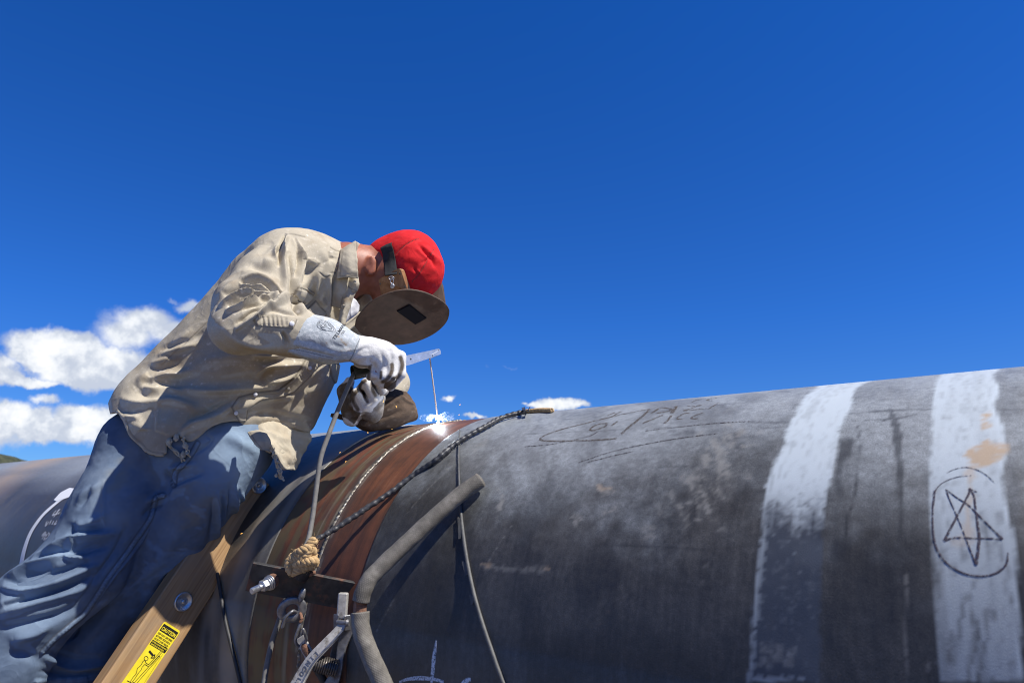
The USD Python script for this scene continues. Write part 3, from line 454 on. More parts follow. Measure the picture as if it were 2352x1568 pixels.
sh = st_poly([(.003, 0), (SWD-.003, 0), (SWD, -.003), (SWD, -SH), (0, -SH), (0, -.003)], 0, .0004)
STK = obj('caution_sticker', placed(sh, ST), M_yel, LADDER, label='yellow caution sticker')
def st_text(name, t, x0, y0, wid, m, bold=True):
    tm = meshkit.text_mesh(t, .01, .0002, bold); e = tm.extents; b0 = tm.bounds[0]; s = wid / e[0]
    tm.apply_translation([-b0[0], -b0[1], 0]); tm.apply_scale([s, min(s * 1.25, 1.6*s), 1]); tm.apply_translation([x0, y0, .0007]); obj(name, placed(tm, ST), m, STK, smooth=False, label='the words ' + t)
W_ = SWD
obj('black_panel', placed(st_poly([(W_*.05, -.0045), (W_*.95, -.0045), (W_*.95, -.0205), (W_*.05, -.0205)]), ST), M_ink, STK)
st_text('lettering', 'CAUTION', W_*.10, -.0180, W_*.80, M_yel)
for k, (t, w) in enumerate((('KEEP BODY CENTERED', .86), ('BETWEEN SIDE RAILS', .84), ('DO NOT OVER-REACH.', .86))): st_text('lettering', t, W_*.06, -.0275 - .0062*k, W_*w, M_ink)
obj('black_panel', placed(st_poly([(W_*.04, -.0420), (W_*.96, -.0420), (W_*.96, -.0530), (W_*.04, -.0530)]), ST), M_ink, STK)
for k, t in enumerate(('EXTEND LADDER THREE FEET', 'ABOVE ROOF FOR ACCESS')): st_text('lettering', t, W_*.08, -.0468 - .0050*k, W_*(.84 - .08*k), M_yel)
def st_line(name, pts, w):
    L = [((on_x(*p_, LX) - tl) @ su, (on_x(*p_, LX) - tl) @ -sv_) for p_ in X('G', *pts)]
    from shapely.geometry import LineString
    gm = LineString(L).buffer(w / 2, cap_style=2, join_style=1)
    ms = [placed(trimesh.creation.extrude_polygon(q_, .0002, engine='earcut'), trimesh.transformations.translation_matrix([0, 0, .0004])) for q_ in getattr(gm, 'geoms', [gm])]
    obj(name, placed(cat(*ms), ST), M_ink, STK, smooth=False)
th = np.linspace(0, 2*np.pi, 25)
st_line('printed_ladder', [(550, 1568), (810, 1280), (1090, 980), (1070, 962), (800, 1255)], .0013); st_line('printed_ladder', [(600, 1568), (830, 1300), (985, 1130), (970, 1118), (830, 1268)], .0011)
st_line('printed_figure', [(755 + 32*np.cos(t), 1158 + 36*np.sin(t)) for t in th], .0013)
st_line('printed_figure', [(735, 1185), (700, 1210), (680, 1255), (650, 1290), (610, 1320), (600, 1390), (575, 1430), (545, 1460), (515, 1510), (490, 1545)], .0013); st_line('printed_figure', [(740, 1195), (755, 1235), (800, 1262)], .0013); st_line('printed_figure', [(800, 1295), (735, 1255), (690, 1300), (670, 1350), (620, 1410), (570, 1490), (530, 1540), (560, 1560)], .0013)
st_line('printed_arrow', [(805, 1035), (865, 1105)], .0045); st_line('printed_arrow', [(830, 1150), (885, 1148), (900, 1095), (868, 1112), (845, 1140)], .0022); st_line('printed_line', [(1045, 1065), (720, 1568)], .0005); st_line('printed_line', [(440, 1522), (520, 1562)], .0016)

# ------------------------------------------------------------------ clamp bar with bolt, stub and lug
dl, dr = 1.375, 1.335
pA, pB = D3('F', (128, 410, 1.345), (1290, 635, 1.385)); pu = unit(pB - pA)
pn = unit(np.cross(pu, at(700, 1380, 1.4) - at(700, 1310, 1.4))); pn *= -np.sign(pn @ FW); pn = unit(pn - .55*RT); pn = unit(pn - pu*(pn @ pu)); pvv = np.cross(pn, pu)
BAR = thing('clamp_bar', 'black flat steel bar with rust patches and a bolt, jutting before the weld', 'steel bar')
PL = np.linalg.norm(pB - pA); bc = (pA + pB) / 2
obj('flat_bar', placed(rbox((PL, .060, .009), .0012).subdivide_to_size(.03), frame(bc, pu, pvv, pn)), M_plate, BAR)
hc = on = pA + pu * .045 + pn * .0045
ax_ = unit(pn * .80 - RT * .55 + UP * .06)
obj('rust_crust', placed(trimesh.creation.icosphere(3, .5).apply_scale([.026, .034, .012]), frame(hc, pu, pvv, pn)), M_rustm, BAR)
bolt = obj('bolt', cyl(hc - ax_*.004, hc + ax_*.050, .0052), M_zinc, BAR)
thr = np.linspace(0, 2*np.pi*9, 240); T = look(hc, ax_, UP)
hp = np.stack([.0056*np.cos(thr), .0056*np.sin(thr), .030 + .020*thr/thr[-1], np.ones_like(thr)], 1) @ T.T
obj('thread', tube(hp[:, :3], .0008, 5), M_zinc, bolt)
for z0, rad_ in ((.004, .0150), (.0078, .0142), (.0108, .0125)): obj('washer', tube([hc + ax_*z0, hc + ax_*(z0 + .0006), hc + ax_*(z0+.0022), hc + ax_*(z0 + .0028)], [rad_*.95, rad_, rad_, rad_*.95], 32), M_zinc, BAR)
obj('nut', tube([hc + ax_*.0140, hc + ax_*.0146, hc + ax_*.0250, hc + ax_*.0260], [.0105, .0112, .0112, .0098], 6), M_zinc, BAR)
st0, st1 = D3('F', (665, 420, 1.352), (770, 262, 1.352)); st0 += pn*.004
obj('stub', tube([st0, st0 + (st1-st0)*.97, st1], [.0165, .0165, .0150], 24), M_plate, BAR)
obj('weld_lump', placed(cat(*[trimesh.creation.icosphere(2, r_).apply_translation(t_) for r_, t_ in ((.006, (0, 0, 0)), (.0045, (.006, .003, 0)), (.004, (-.004, -.005, .001)))]), frame(D3('F', (785, 385, 1.350))[0], pu, pvv, pn)), M_rustm, BAR)
lg = D3('F', (690, 640, 1.348))[0]
obj('ring_lug', tube(np.array([lg + pvv*.014, lg + pvv*.006 + pn*.006, lg - pvv*.004 + pn*.004]), [.0055, .0065, .0045], 12, dome_ends=True), M_iron, BAR)
rc = D3('F', (588, 772, 1.346))[0]
RING = thing('iron_ring', 'thick grey iron ring hanging from the black steel bar', 'ring')
th = np.linspace(0, 2*np.pi, 49)[:-1]; Tr = look(rc, -FW + .45*RT, UP)
vv = []
for t in th:
    for s_ in np.linspace(0, 2*np.pi, 13)[:-1]:
        rad_ = .0180 + .0075*np.sign(np.cos(s_))*abs(np.cos(s_))**.7; vv.append([rad_*np.cos(t), 1.12*rad_*np.sin(t), .0052*np.sign(np.sin(s_))*abs(np.sin(s_))**.7, 1])
i, j = np.meshgrid(np.arange(48), np.arange(12), indexing='ij'); q = np.stack([i*12+j, ((i+1) % 48)*12+j, ((i+1) % 48)*12+(j+1) % 12, i*12+(j+1) % 12], -1).reshape(-1, 4)
obj('ring_body', ((np.array(vv) @ Tr.T)[:, :3], q), M_iron, RING, smooth=50)
HOOK = thing('wire_hook', 'bent steel wire hook threaded through the iron ring', 'wire hook')
obj('wire', tube(smooth_line(D3('F', (485, 960, 1.325), (510, 885, 1.325), (545, 830, 1.326), (598, 790, 1.332), (640, 800, 1.350), (676, 825, 1.350), (690, 872, 1.345), (665, 960, 1.338), (632, 1060, 1.335), (628, 1120, 1.335), (655, 1160, 1.340), (700, 1160, 1.345), (742, 1105, 1.340), (728, 1040, 1.335), (708, 988, 1.332))), .0031, 12, dome_ends=True), M_iron, HOOK)
obj('rust_scab', tube(smooth_line(D3('F', (680, 820, 1.347), (692, 872, 1.342), (678, 905, 1.340))), [.0032]*8 + [.0046] + [.0034]*8, 10, dome_ends=True), M_rustm, HOOK)
LUG = thing('cable_lug', 'rust crusted flat cable lug hanging from the wire hook', 'cable lug')
l0, l1 = D3('F', (680, 1085, 1.345), (790, 1290, 1.335)); lt = unit(l1 - l0)
obj('lug_blade', placed(rbox((np.linalg.norm(l1-l0) + .006, .020, .0055), .002), look((l0+l1)/2, np.cross(lt, unit(np.cross(lt, -FW))), lt)), M_castw, LUG)
obj('rust_scab', placed(trimesh.creation.icosphere(3, .5).apply_scale([.030, .015, .008]), look((l0*.4+l1*.6) - FW*.003, np.cross(lt, unit(np.cross(lt, -FW))), lt)), M_rustm, LUG)
obj('lead', tube(smooth_line(D3('F', (785, 1280, 1.336), (850, 1400, 1.335), (930, 1540, 1.33), (990, 1680, 1.32))), .0072, 14), M_cableb, LUG)

# earth clamp: two arms, jaw, pivot and spring
EC = thing('earth_clamp', 'worn metal spring clamp biting the right end of the black bar', 'welding clamp')
j0, j1 = D3('F', (1145, 590, 1.335), (1125, 865, 1.325)); jt = unit(j1 - j0); jx = unit(np.cross(jt, -FW) + .0*RT)
obj('jaw', placed(rbox((np.linalg.norm(j1-j0), .019, .014), .003), frame((j0+j1)/2, jt, jx, np.cross(jt, jx))), M_castw, EC)
def strap(pts, w, t, face, n=8):     # a flat bar swept along points, its broad face turned towards FACE
    p = smooth_line(pts, n); tg = np.gradient(p, axis=0); tg /= np.linalg.norm(tg, axis=1, keepdims=True); w = np.interp(np.linspace(0, 1, len(p)), np.linspace(0, 1, len(np.atleast_1d(w))), np.atleast_1d(w))
    s = np.cross(tg, np.broadcast_to(face, p.shape)); s /= np.linalg.norm(s, axis=1, keepdims=True); nn = np.cross(s, tg)
    sec = [(-.5, -.3), (-.42, -.5), (.42, -.5), (.5, -.3), (.5, .3), (.42, .5), (-.42, .5), (-.5, .3)]
    v = np.stack([p + s*(a*w)[:, None] + nn*(b*t) for a, b in sec], 1).reshape(-1, 3); m = len(p)
    i, j = np.meshgrid(np.arange(m-1), np.arange(8), indexing='ij'); q = np.stack([i*8+j, i*8+(j+1) % 8, (i+1)*8+(j+1) % 8, (i+1)*8+j], -1).reshape(-1, 4)
    f = np.vstack([q[:, [0, 1, 2]], q[:, [0, 2, 3]], [[0, k+1, k] for k in range(1, 7)], [[(m-1)*8, (m-1)*8+k, (m-1)*8+k+1] for k in range(1, 7)]]); M = trimesh.Trimesh(v, f, process=False); M.fix_normals(); return M
arm = D3('F', (1150, 900, 1.318), (1090, 1000, 1.310), (980, 1120, 1.300), (840, 1265, 1.290), (760, 1370, 1.285), (690, 1490, 1.280), (610, 1640, 1.27))
AR = obj('arm', strap(arm, [.016, .018, .020, .021, .022, .024, .026], .006, unit(-FW - .35*RT + .3*UP)), M_castw, EC, smooth=40)
obj('arm_rib', strap(arm[1:] + RT*.0095 - FW*.001, .004, .010, unit(-FW - .35*RT + .3*UP)), M_iron, AR, smooth=40)
arm2 = D3('F', (1190, 850, 1.330), (1190, 1000, 1.328), (1130, 1170, 1.322), (1105, 1320, 1.315), (1070, 1450, 1.308), (1000, 1620, 1.300))
obj('arm', strap(arm2, [.020, .022, .018, .014, .020, .030], .007, unit(-FW - .2*RT)), M_iron, EC, smooth=40)
obj('braid_strap', strap(D3('F', (1140, 960, 1.335), (1100, 1100, 1.335), (1060, 1250, 1.332), (1050, 1400, 1.325), (1040, 1600, 1.315)), [.014, .018, .020, .018, .016], .008, -FW), M_darkm, EC)
for x_, y_, d_ in ((1068, 905, 1.322), (1182, 915, 1.322)):
    o_ = D3('F', (x_, y_, d_))[0]; obj('pivot_plate', placed(rbox((.013, .030, .004), .0018), look(o_, unit(-FW + .5*RT*(1 if x_ > 1100 else -1)), RT)), M_iron, EC)
p0, p1 = D3('F', (1075, 905, 1.318), (1185, 915, 1.312)); obj('pivot_pin', cat(cyl(p0, p1, .0045), tube([p1, p1 - FW*.001 + RT*.004], [.0068, .0050], 18)), M_iron, EC)
s0, s1 = D3('F', (850, 1350, 1.300), (1075, 1410, 1.305)); tt = np.linspace(0, 2*np.pi*9.5, 260); Tsp = look(s0, s1 - s0, UP)
hp = np.stack([.0135*np.cos(tt)*(1+.0*tt), .0165*np.sin(tt), np.linalg.norm(s1-s0)*tt/tt[-1], np.ones_like(tt)], 1) @ Tsp.T
obj('spring', tube(hp[:, :3], .0019, 8), M_spring, EC)
lt_pts = smooth_line(arm, 8); tot = np.cumsum(np.concatenate([[0], np.linalg.norm(np.diff(lt_pts, axis=0), axis=1)]))
nface = unit(-FW - .35*RT + .3*UP)
for k, ch in enumerate('LINCOLN'):
    s_ = tot[-1]*.50 + k*.0105; o_ = np.array([np.interp(s_, tot, lt_pts[:, c]) for c in range(3)]); o2 = np.array([np.interp(s_ + .004, tot, lt_pts[:, c]) for c in range(3)]); tg = unit(o2 - o_)
    fn = unit(nface - tg*(nface @ tg)); yv = np.cross(fn, tg); tm = meshkit.text_mesh(ch, .0085, .0008, True); tm.apply_translation(-tm.centroid); obj('embossed_letter', placed(tm, frame(o_ + fn*.0033, tg, yv, fn)), M_iron, AR, smooth=False)

# ------------------------------------------------------------------ hose sleeves over the bent lever, cables, taped rope
def hose(name, pts, r, parent, m, flare=0, sides=28):
    p = smooth_line(pts, 12); t_ = tube(p, r, sides); L_ = np.concatenate([[0], np.cumsum(np.linalg.norm(np.diff(p, axis=0), axis=1))])
    q = np.zeros((len(t_.vertices), 3)); n = len(p); q[:n*sides, 0] = np.repeat(L_, sides); q[:n*sides, 1] = np.tile(np.abs(np.arange(sides)*2/sides - 1)*np.pi*r, n); q[-2:, 0] = [0, L_[-1]]
    v = np.asarray(t_.vertices); v += (t_.vertex_normals * ((fbm(v*55, 3, 5) - .5) * .0026)[:, None]); obj(name, trimesh.Trimesh(v, t_.faces, process=False), m, parent, attrs={'q': q})
HS = thing('lever_hose', 'bent steel lever sleeved in worn grey woven hose, reaching up over the pipe', 'hose')
hose('upper_sleeve', D3('3', (1556, 330, 1.325), (1400, 445, 1.305), (1150, 672, 1.270), (930, 880, 1.236), (870, 950, 1.225), (842, 1010, 1.218), (826, 1068, 1.215)), .0150, HS, M_hose)
hose('lower_sleeve', D3('3', (822, 1135, 1.210), (826, 1230, 1.202), (860, 1340, 1.192), (905, 1450, 1.180), (960, 1570, 1.168), (1010, 1680, 1.155)), .0162, HS, M_hose)
obj('steel_core', tube(smooth_line(D3('3', (842, 1010, 1.220), (826, 1068, 1.217), (820, 1140, 1.212), (830, 1200, 1.204))), .0118, 18), M_rustm, HS)
q0 = D3('3', (1556, 330, 1.325))[0]; q1 = D3('3', (1400, 445, 1.305))[0]
obj('hose_mouth', tube([q0 + unit(q0-q1)*.0006, q0 + unit(q0-q1)*.002], [.0118, .0100], 24), M_darkm, HS)
CAB = thing('welding_cable', 'grey rubber welding cable hanging from the electrode holder past the rope knot', 'cable')
obj('cable_run', tube(smooth_line(np.vstack([D3('C', (905, 835, 1.660), (880, 880, 1.640), (845, 960, 1.625), (780, 1110, 1.610), (715, 1260, 1.600), (655, 1420, 1.585), (610, 1540, 1.570)), D3('3', (582, 200, 1.545), (556, 380, 1.520), (532, 560, 1.490), (505, 700, 1.460)), D3('F', (690, 170, 1.43), (610, 400, 1.415), (540, 600, 1.400), (490, 760, 1.390), (430, 950, 1.380), (370, 1130, 1.372), (325, 1330, 1.36), (295, 1500, 1.35), (280, 1640, 1.34))])), .0054, 16), M_cable, CAB)
M_draped = simple('dull_grey_cable', (.05, .05, .05), (.11, .11, .105), .6, 0, 60, .4)
DC = thing('draped_cable', 'thin grey cable draped down the face of the right pipe length', 'cable')
obj('cable_run', tube(smooth_line(np.vstack([near_pipe('3', .0022, (1427, 30), (1421, 130), (1421, 260), (1428, 420), (1441, 600)), near_pipe('3', .003, (1468, 800), (1508, 1000), (1558, 1180), (1615, 1350), (1660, 1480), (1720, 1640))])), np.interp(np.linspace(0, 1, 81), [0, .3, .45, 1], [.0018, .0024, .0036, .0036]), 14), M_draped, DC)
for a_, b_, w_ in (((1418, 560), (1425, 690), .012), ((1445, 830), (1470, 910), .014), ((1490, 1030), (1500, 1090), .010)):
    pp = near_pipe('3', .0045, a_, ((a_[0]+b_[0])/2 + 8, (a_[1]+b_[1])/2), b_); obj('tape_tab', strap(pp, [w_*.3, w_*.8, w_*.4], .0012, (pp[1] - [pp[1][0], 0, AX])), M_draped, DC)
DC2 = obj('thin_lead', tube(smooth_line(near_pipe('2', .006, (1205, 960), (1222, 1060), (1245, 1200), (1275, 1330), (1305, 1450), (1340, 1600), (1370, 1700))), .0042, 12), M_cableb, label='thin black lead hanging beside the ladder', cat='cable')

RP = thing('taped_rope', 'rope wrapped in black tape, stretched over the pipe to a knot on the bar', 'rope')
ra_ = D3('3', (525, 715, 1.392), (610, 665, 1.405), (700, 610, 1.42), (850, 512, 1.444), (1000, 412, 1.470), (1150, 300, 1.497))
rb_ = near_pipe('3', .0085, (1290, 205), (1390, 122), (1490, 58), (1590, 5)); rb2 = near_pipe('D', .0085, (1150, 960), (1180, 951), (1207, 945))
rl = smooth_line(np.vstack([ra_, rb_, rb2]), 26); s_ = np.concatenate([[0], np.cumsum(np.linalg.norm(np.diff(rl, axis=0), axis=1))])
wr = .0057*(1 + .10*np.sign(np.sin(s_*2*np.pi/.016))*np.abs(np.sin(s_*2*np.pi/.016))**.5 + .12*(meshkit.noise(np.stack([s_*90, 0*s_, 0*s_], 1)) - .5)) * (1 + .25*np.exp(-((s_-.58*s_[-1])/.02)**2))
tp = tube(rl, wr, 14); v = np.asarray(tp.vertices); v += tp.vertex_normals * ((fbm(v*[160, 160, 160], 2, 3)-.5)*.0026)[:, None]
obj('taped_length', trimesh.Trimesh(v, tp.faces, process=False), M_tape, RP, smooth=30)
def twisted(line, r, turns_per_m=55, strands=3):
    p = np.asarray(line); t = np.gradient(p, axis=0); t /= np.linalg.norm(t, axis=1, keepdims=True)+1e-12; u = unit(np.cross(t[0], [.3, .2, .9])); s = np.concatenate([[0], np.cumsum(np.linalg.norm(np.diff(p, axis=0), axis=1))]); U_ = []
    for i in range(len(p)): u = unit(u - t[i]*(u @ t[i])); U_.append(u)
    U_ = np.array(U_); V_ = np.cross(t, U_); out = []
    for k in range(strands):
        a = 2*np.pi*(k/strands + s*turns_per_m); out.append(tube(p + .52*r*(np.cos(a)[:, None]*U_ + np.sin(a)[:, None]*V_), r*.56, 8, dome_ends=True))
    return out
bare = smooth_line(near_pipe('D', .006, (1203, 945), (1222, 943), (1245, 941.5), (1268, 942)), 24)
for st in twisted(bare, .0056): obj('strand', st, M_rope, RP)
for (x0, y0, x1, y1) in ((1206, 944, 1204, 935), (1211, 943, 1217, 934), (1205, 944, 1200, 936)): obj('tape_end', strap([on_pipe(x0, y0, R+.012), on_pipe((x0+x1)/2, y0-1, R+.016), at(x1, y1, proj(on_pipe(x0, y0))[2])], [.006, .006, .004], .0015, -FW), M_tape, RP)
kc = D3('F', (700, 225, 1.350))[0]; kn = []
kx, ky, kz = RT, UP, -FW
K = lambda *p: np.array([kc + kx*(a-706)/5300. + ky*(222-b)/5300. + kz*c for a, b, c in p])
for ln in (K((835, 20, .004), (800, 70, .010), (790, 130, .016), (740, 180, .018), (660, 190, .014), (620, 215, .010)), K((620, 190, .004), (590, 250, .012), (610, 320, .014), (640, 350, .008)), K((640, 260, .010), (700, 235, .019), (770, 215, .022), (835, 215, .018), (850, 245, .010), (810, 275, .012), (730, 260, .018), (670, 260, .012)),
           K((610, 300, .006), (650, 330, .012), (700, 300, .016), (760, 300, .010)), K((650, 170, .008), (720, 120, .018), (790, 90, .016), (830, 140, .006)), K((700, 230, -.016), (760, 180, -.018), (800, 240, -.012), (720, 300, -.016))):
    for st in twisted(smooth_line(ln, 14), .0092, 50): kn.append(st)
KN = obj('rope_knot', kn[0], M_rope, RP)
for st in kn[1:]: obj('strand', st, M_rope, RP)
fz = []; fr_ = np.random.default_rng(11)
for st in kn:
    v = np.asarray(st.vertices); idx = fr_.integers(0, len(v), 26)
    for i in idx: n_ = unit(st.vertex_normals[i] + fr_.normal(0, .6, 3)); fz.append(tube([v[i], v[i] + n_*.003, v[i] + n_*.0055 + fr_.normal(0, .0018, 3)], [.00035, .0003, .0002], 4))
obj('fuzz', cat(*fz), M_rope, RP, kind='stuff')

# ------------------------------------------------------------------ electrode holder, rod, arc, smoke, sparks
h0, h1 = D3('C', (885, 828, 1.655), (1470, 695, 1.722)); hx = unit(h1 - h0)
EH = thing('electrode_holder', 'welding electrode holder with black handle and bright metal jaw in the white glove', 'electrode holder')
obj('handle', tube([h0, h0 + hx*.002, h0 + hx*.030, h0 + hx*.034, h1 - hx*.01], [.0165, .0180, .0180, .0160, .0155], 28, cap=False), M_handle, EH)
obj('handle_bore', tube([h0 + hx*.006, h0 + hx*.05, h0+hx*.051], [.0155, .0135, .001], 24, cap=False), M_cableb, EH)
t0, t1 = D3('C', (1440, 700, 1.719), (1865, 592, 1.805)); tx = unit(t1 - t0); tn = unit(np.cross(tx, -FW)); tn *= np.sign(tn @ UP); tz = np.cross(tx, tn); Lj = np.linalg.norm(t1 - t0)
from shapely.geometry import Polygon
prof = Polygon([(0, -.0135), (Lj*.16, -.0135), (Lj*.75, -.0095), (Lj*.80, -.0105), (Lj*.985, -.0080), (Lj, -.0035), (Lj*.985, .0085), (Lj*.55, .0098), (0, .0118)])
jw = trimesh.creation.extrude_polygon(prof, .016, engine='earcut'); jw.apply_translation([0, 0, -.008])
obj('jaw', placed(jw, frame(t0, tx, tn, tz)), M_silver, EH, smooth=20)
gr = trimesh.creation.extrude_polygon(Polygon([(Lj*.76, -.009), (Lj*.99, -.0068), (Lj*1.005, .0005), (Lj*.99, .0060), (Lj*.97, .0070), (Lj*.965, .0030), (Lj*.77, -.002)]), .0196, engine='earcut'); gr.apply_translation([0, 0, -.0098])
obj('jaw_tip', placed(gr, frame(t0, tx, tn, tz)), M_silver, EH, smooth=20)
for fx in (.20,): obj('jaw_hole', placed(lathe([(0, .0004), (.0020, .0004), (.0022, 0), (0, -.0004)], 14), look(t0 + tx*Lj*fx + tz*.0082*np.sign(tz @ -FW), tz*np.sign(tz @ -FW), tx)), M_handle, EH)
e0 = D3('C', (1764, 650, 1.795))[0]; tip = on_pipe(1006.5, 970.5, R + .004)
EL = thing('welding_rod', 'thin tan flux coated welding rod held in the jaw, its tip at the arc', 'welding rod')
obj('flux_coat', tube([e0, e0 + (tip-e0)*.5, tip - (tip-e0)*.02], [.0020, .0020, .0020], 12), M_flux, EL)
obj('core_wire', cyl(tip - (tip-e0)*.03, tip, .0011, 8), M_iron, EL)
M_arc = mat('arc_plasma', {'e': ('emission', {'color': (.80, .90, 1.0), 'strength': 60.0})}, [], 'e.emission')
obj('welding_arc', placed(trimesh.creation.icosphere(3, .0035).apply_scale([1.5, 1.0, .75]), frame(tip + [0, -.001, .001], [1, 0, 0], [0, 1, 0], [0, 0, 1])), M_arc, label='blinding bluish white welding arc at the tip of the rod', cat='welding arc', smooth=True)
ARC_I = 1.0
al = UsdLux.SphereLight.Define(stage, '/World/arc_light'); al.CreateRadiusAttr(.004); al.CreateIntensityAttr(800.0 * ARC_I); al.CreateColorAttr(Gf.Vec3f(.82, .90, 1.0)); al.AddTranslateOp().Set(Gf.Vec3d(*[float(x) for x in tip + np.array([0, -.006, .010])]))
def puff(name, c, ext, dens, seed, label):
    s = trimesh.creation.icosphere(4, 1.0); v = np.asarray(s.vertices); v = v * (1 + .5*(fbm(v*1.6 + seed, 4, seed) - .5))[:, None] * ext
    m = mat(f'smoke_air_{seed}', {'g': ('geometry', {}), 'n': ('noise_texture', {'scale': 52.0, 'detail': 5.0, 'roughness': .6, 'distortion': 1.6}), 'mr': ('map_range', {'from_min': .47, 'from_max': .66, 'to_min': 0.0, 'to_max': dens, 'clamp': True}), 'v': ('principled_volume', {'color': (.96, .97, 1.0), 'anisotropy': .2})}, [('g.position', 'n.vector'), ('n.fac', 'mr.value'), ('mr.result', 'v.density')], None, 'v.volume')
    obj(name, placed(trimesh.Trimesh(v, s.faces, process=False), frame(c, RT, FW, UP)), m, label=label, cat='smoke', kind='stuff', smooth=True)
puff('smoke_puff', tip + UP*.016 + RT*.022, [.026, .018, .012], 30.0, 3, 'white smoke curling off the pipe right of the arc')
puff('smoke_puff', tip + UP*.013 - RT*.026, [.024, .018, .011], 22.0, 9, 'thin bluish smoke left of the arc')
SPK = ['before the left gauntlet, nearer the white fingers', 'before the left gauntlet, nearer its hem', 'over the pipe left of the left gauntlet', 'on the pipe right under the gauntlet', 'on the rusty band, lower of two', 'on the rusty band, upper of two', 'in the sky right of the rod, upper of two', 'in the sky right of the rod, lower of two', 'before the ladder rail']
M_spark = mat('spark_glow', {'e': ('emission', {'color': (1.0, .50, .12), 'strength': 1.6})}, [], 'e.emission')
for k, (c, x_, y_, d_) in enumerate((('C', 1235, 1155, 1.60), ('C', 1385, 1215, 1.62), ('C', 1060, 1510, 1.80), ('C', 1335, 1468, 1.82), ('3', 735, 220, 1.55), ('3', 700, 165, 1.55), ('1', 1810, 1285, 1.75), ('1', 1805, 1355, 1.75), ('2', 1340, 738, 1.60))):
    o = D3(c, (x_, y_, d_))[0]; dv_ = unit(np.array([rng.normal(), rng.normal(), rng.normal()])); obj('spark', tube([o - dv_*.0022, o + dv_*.0022], .0006, 6, dome_ends=True), M_spark, label='glowing orange spark ' + SPK[k], cat='spark', group='sparks flying from the welding arc')
# ------------------------------------------------------------------ implicit modelling of the man and his clothes
def bone(c0, c1, r0, r1, a0=None, a1=None, b0=None, b1=None):
    """A tapered limb; with lateral axes A and depth radii B its sections are ellipses."""
    return (np.asarray(c0, float), np.asarray(c1, float), r0, r1, a0, a1, b0, b1)
def bone_d(b, Xp):
    c0, c1, r0, r1, a0, a1, b0, b1 = b
    d = c1 - c0; L2 = d @ d + 1e-12; q = Xp - c0; t = np.clip(q @ d / L2, 0, 1)
    if a0 is None:
        return np.linalg.norm(q - t[..., None]*d, axis=-1) - (r0 + (r1-r0)*t)
    u = d / math.sqrt(L2); e = q - t[..., None]*d
    A = unit((a0 + a1)/2 - u*(((a0+a1)/2) @ u)); B = np.cross(u, A)
    ra = r0 + (r1-r0)*t; rb = b0 + (b1-b0)*t; rc = np.minimum(ra, rb)
    x, y, z = e @ A, e @ B, e @ u
    k0 = np.sqrt((x/ra)**2 + (y/rb)**2 + (z/rc)**2); k1 = np.sqrt((x/ra**2)**2 + (y/rb**2)**2 + (z/rc**2)**2) + 1e-9
    return k0*(k0-1)/k1
class Field:
    def __init__(self, lo, hi, h):
        self.h = h; self.lo = np.asarray(lo, float); self.n = np.ceil((np.asarray(hi) - self.lo)/h).astype(int) + 1
        self.f = np.full(self.n, .25, np.float32)
    def block(self, lo, hi):
        i0 = np.maximum(np.floor((lo - self.lo)/self.h).astype(int), 0); i1 = np.minimum(np.ceil((hi - self.lo)/self.h).astype(int) + 1, self.n)
        sl = tuple(slice(a, max(b, a)) for a, b in zip(i0, i1)); g = np.stack(np.meshgrid(*[self.lo[k] + self.h*np.arange(sl[k].start, sl[k].stop) for k in range(3)], indexing='ij'), -1)
        return sl, g
    def add(self, bones, k=.02, grow=0.0):
        for b in bones:
            m = max(b[2], b[3], b[6] or 0, b[7] or 0) + grow + k + .02
            sl, g = self.block(np.minimum(b[0], b[1]) - m, np.maximum(b[0], b[1]) + m)
            if 0 in g.shape: continue
            d = bone_d(b, g) - grow; a = self.f[sl]; hh = np.maximum(k - np.abs(a - d), 0)/k
            self.f[sl] = np.minimum(a, d) - hh*hh*k*.25
        return self
    def grid(self): return np.stack(np.meshgrid(*[self.lo[k] + self.h*np.arange(self.n[k]) for k in range(3)], indexing='ij'), -1)
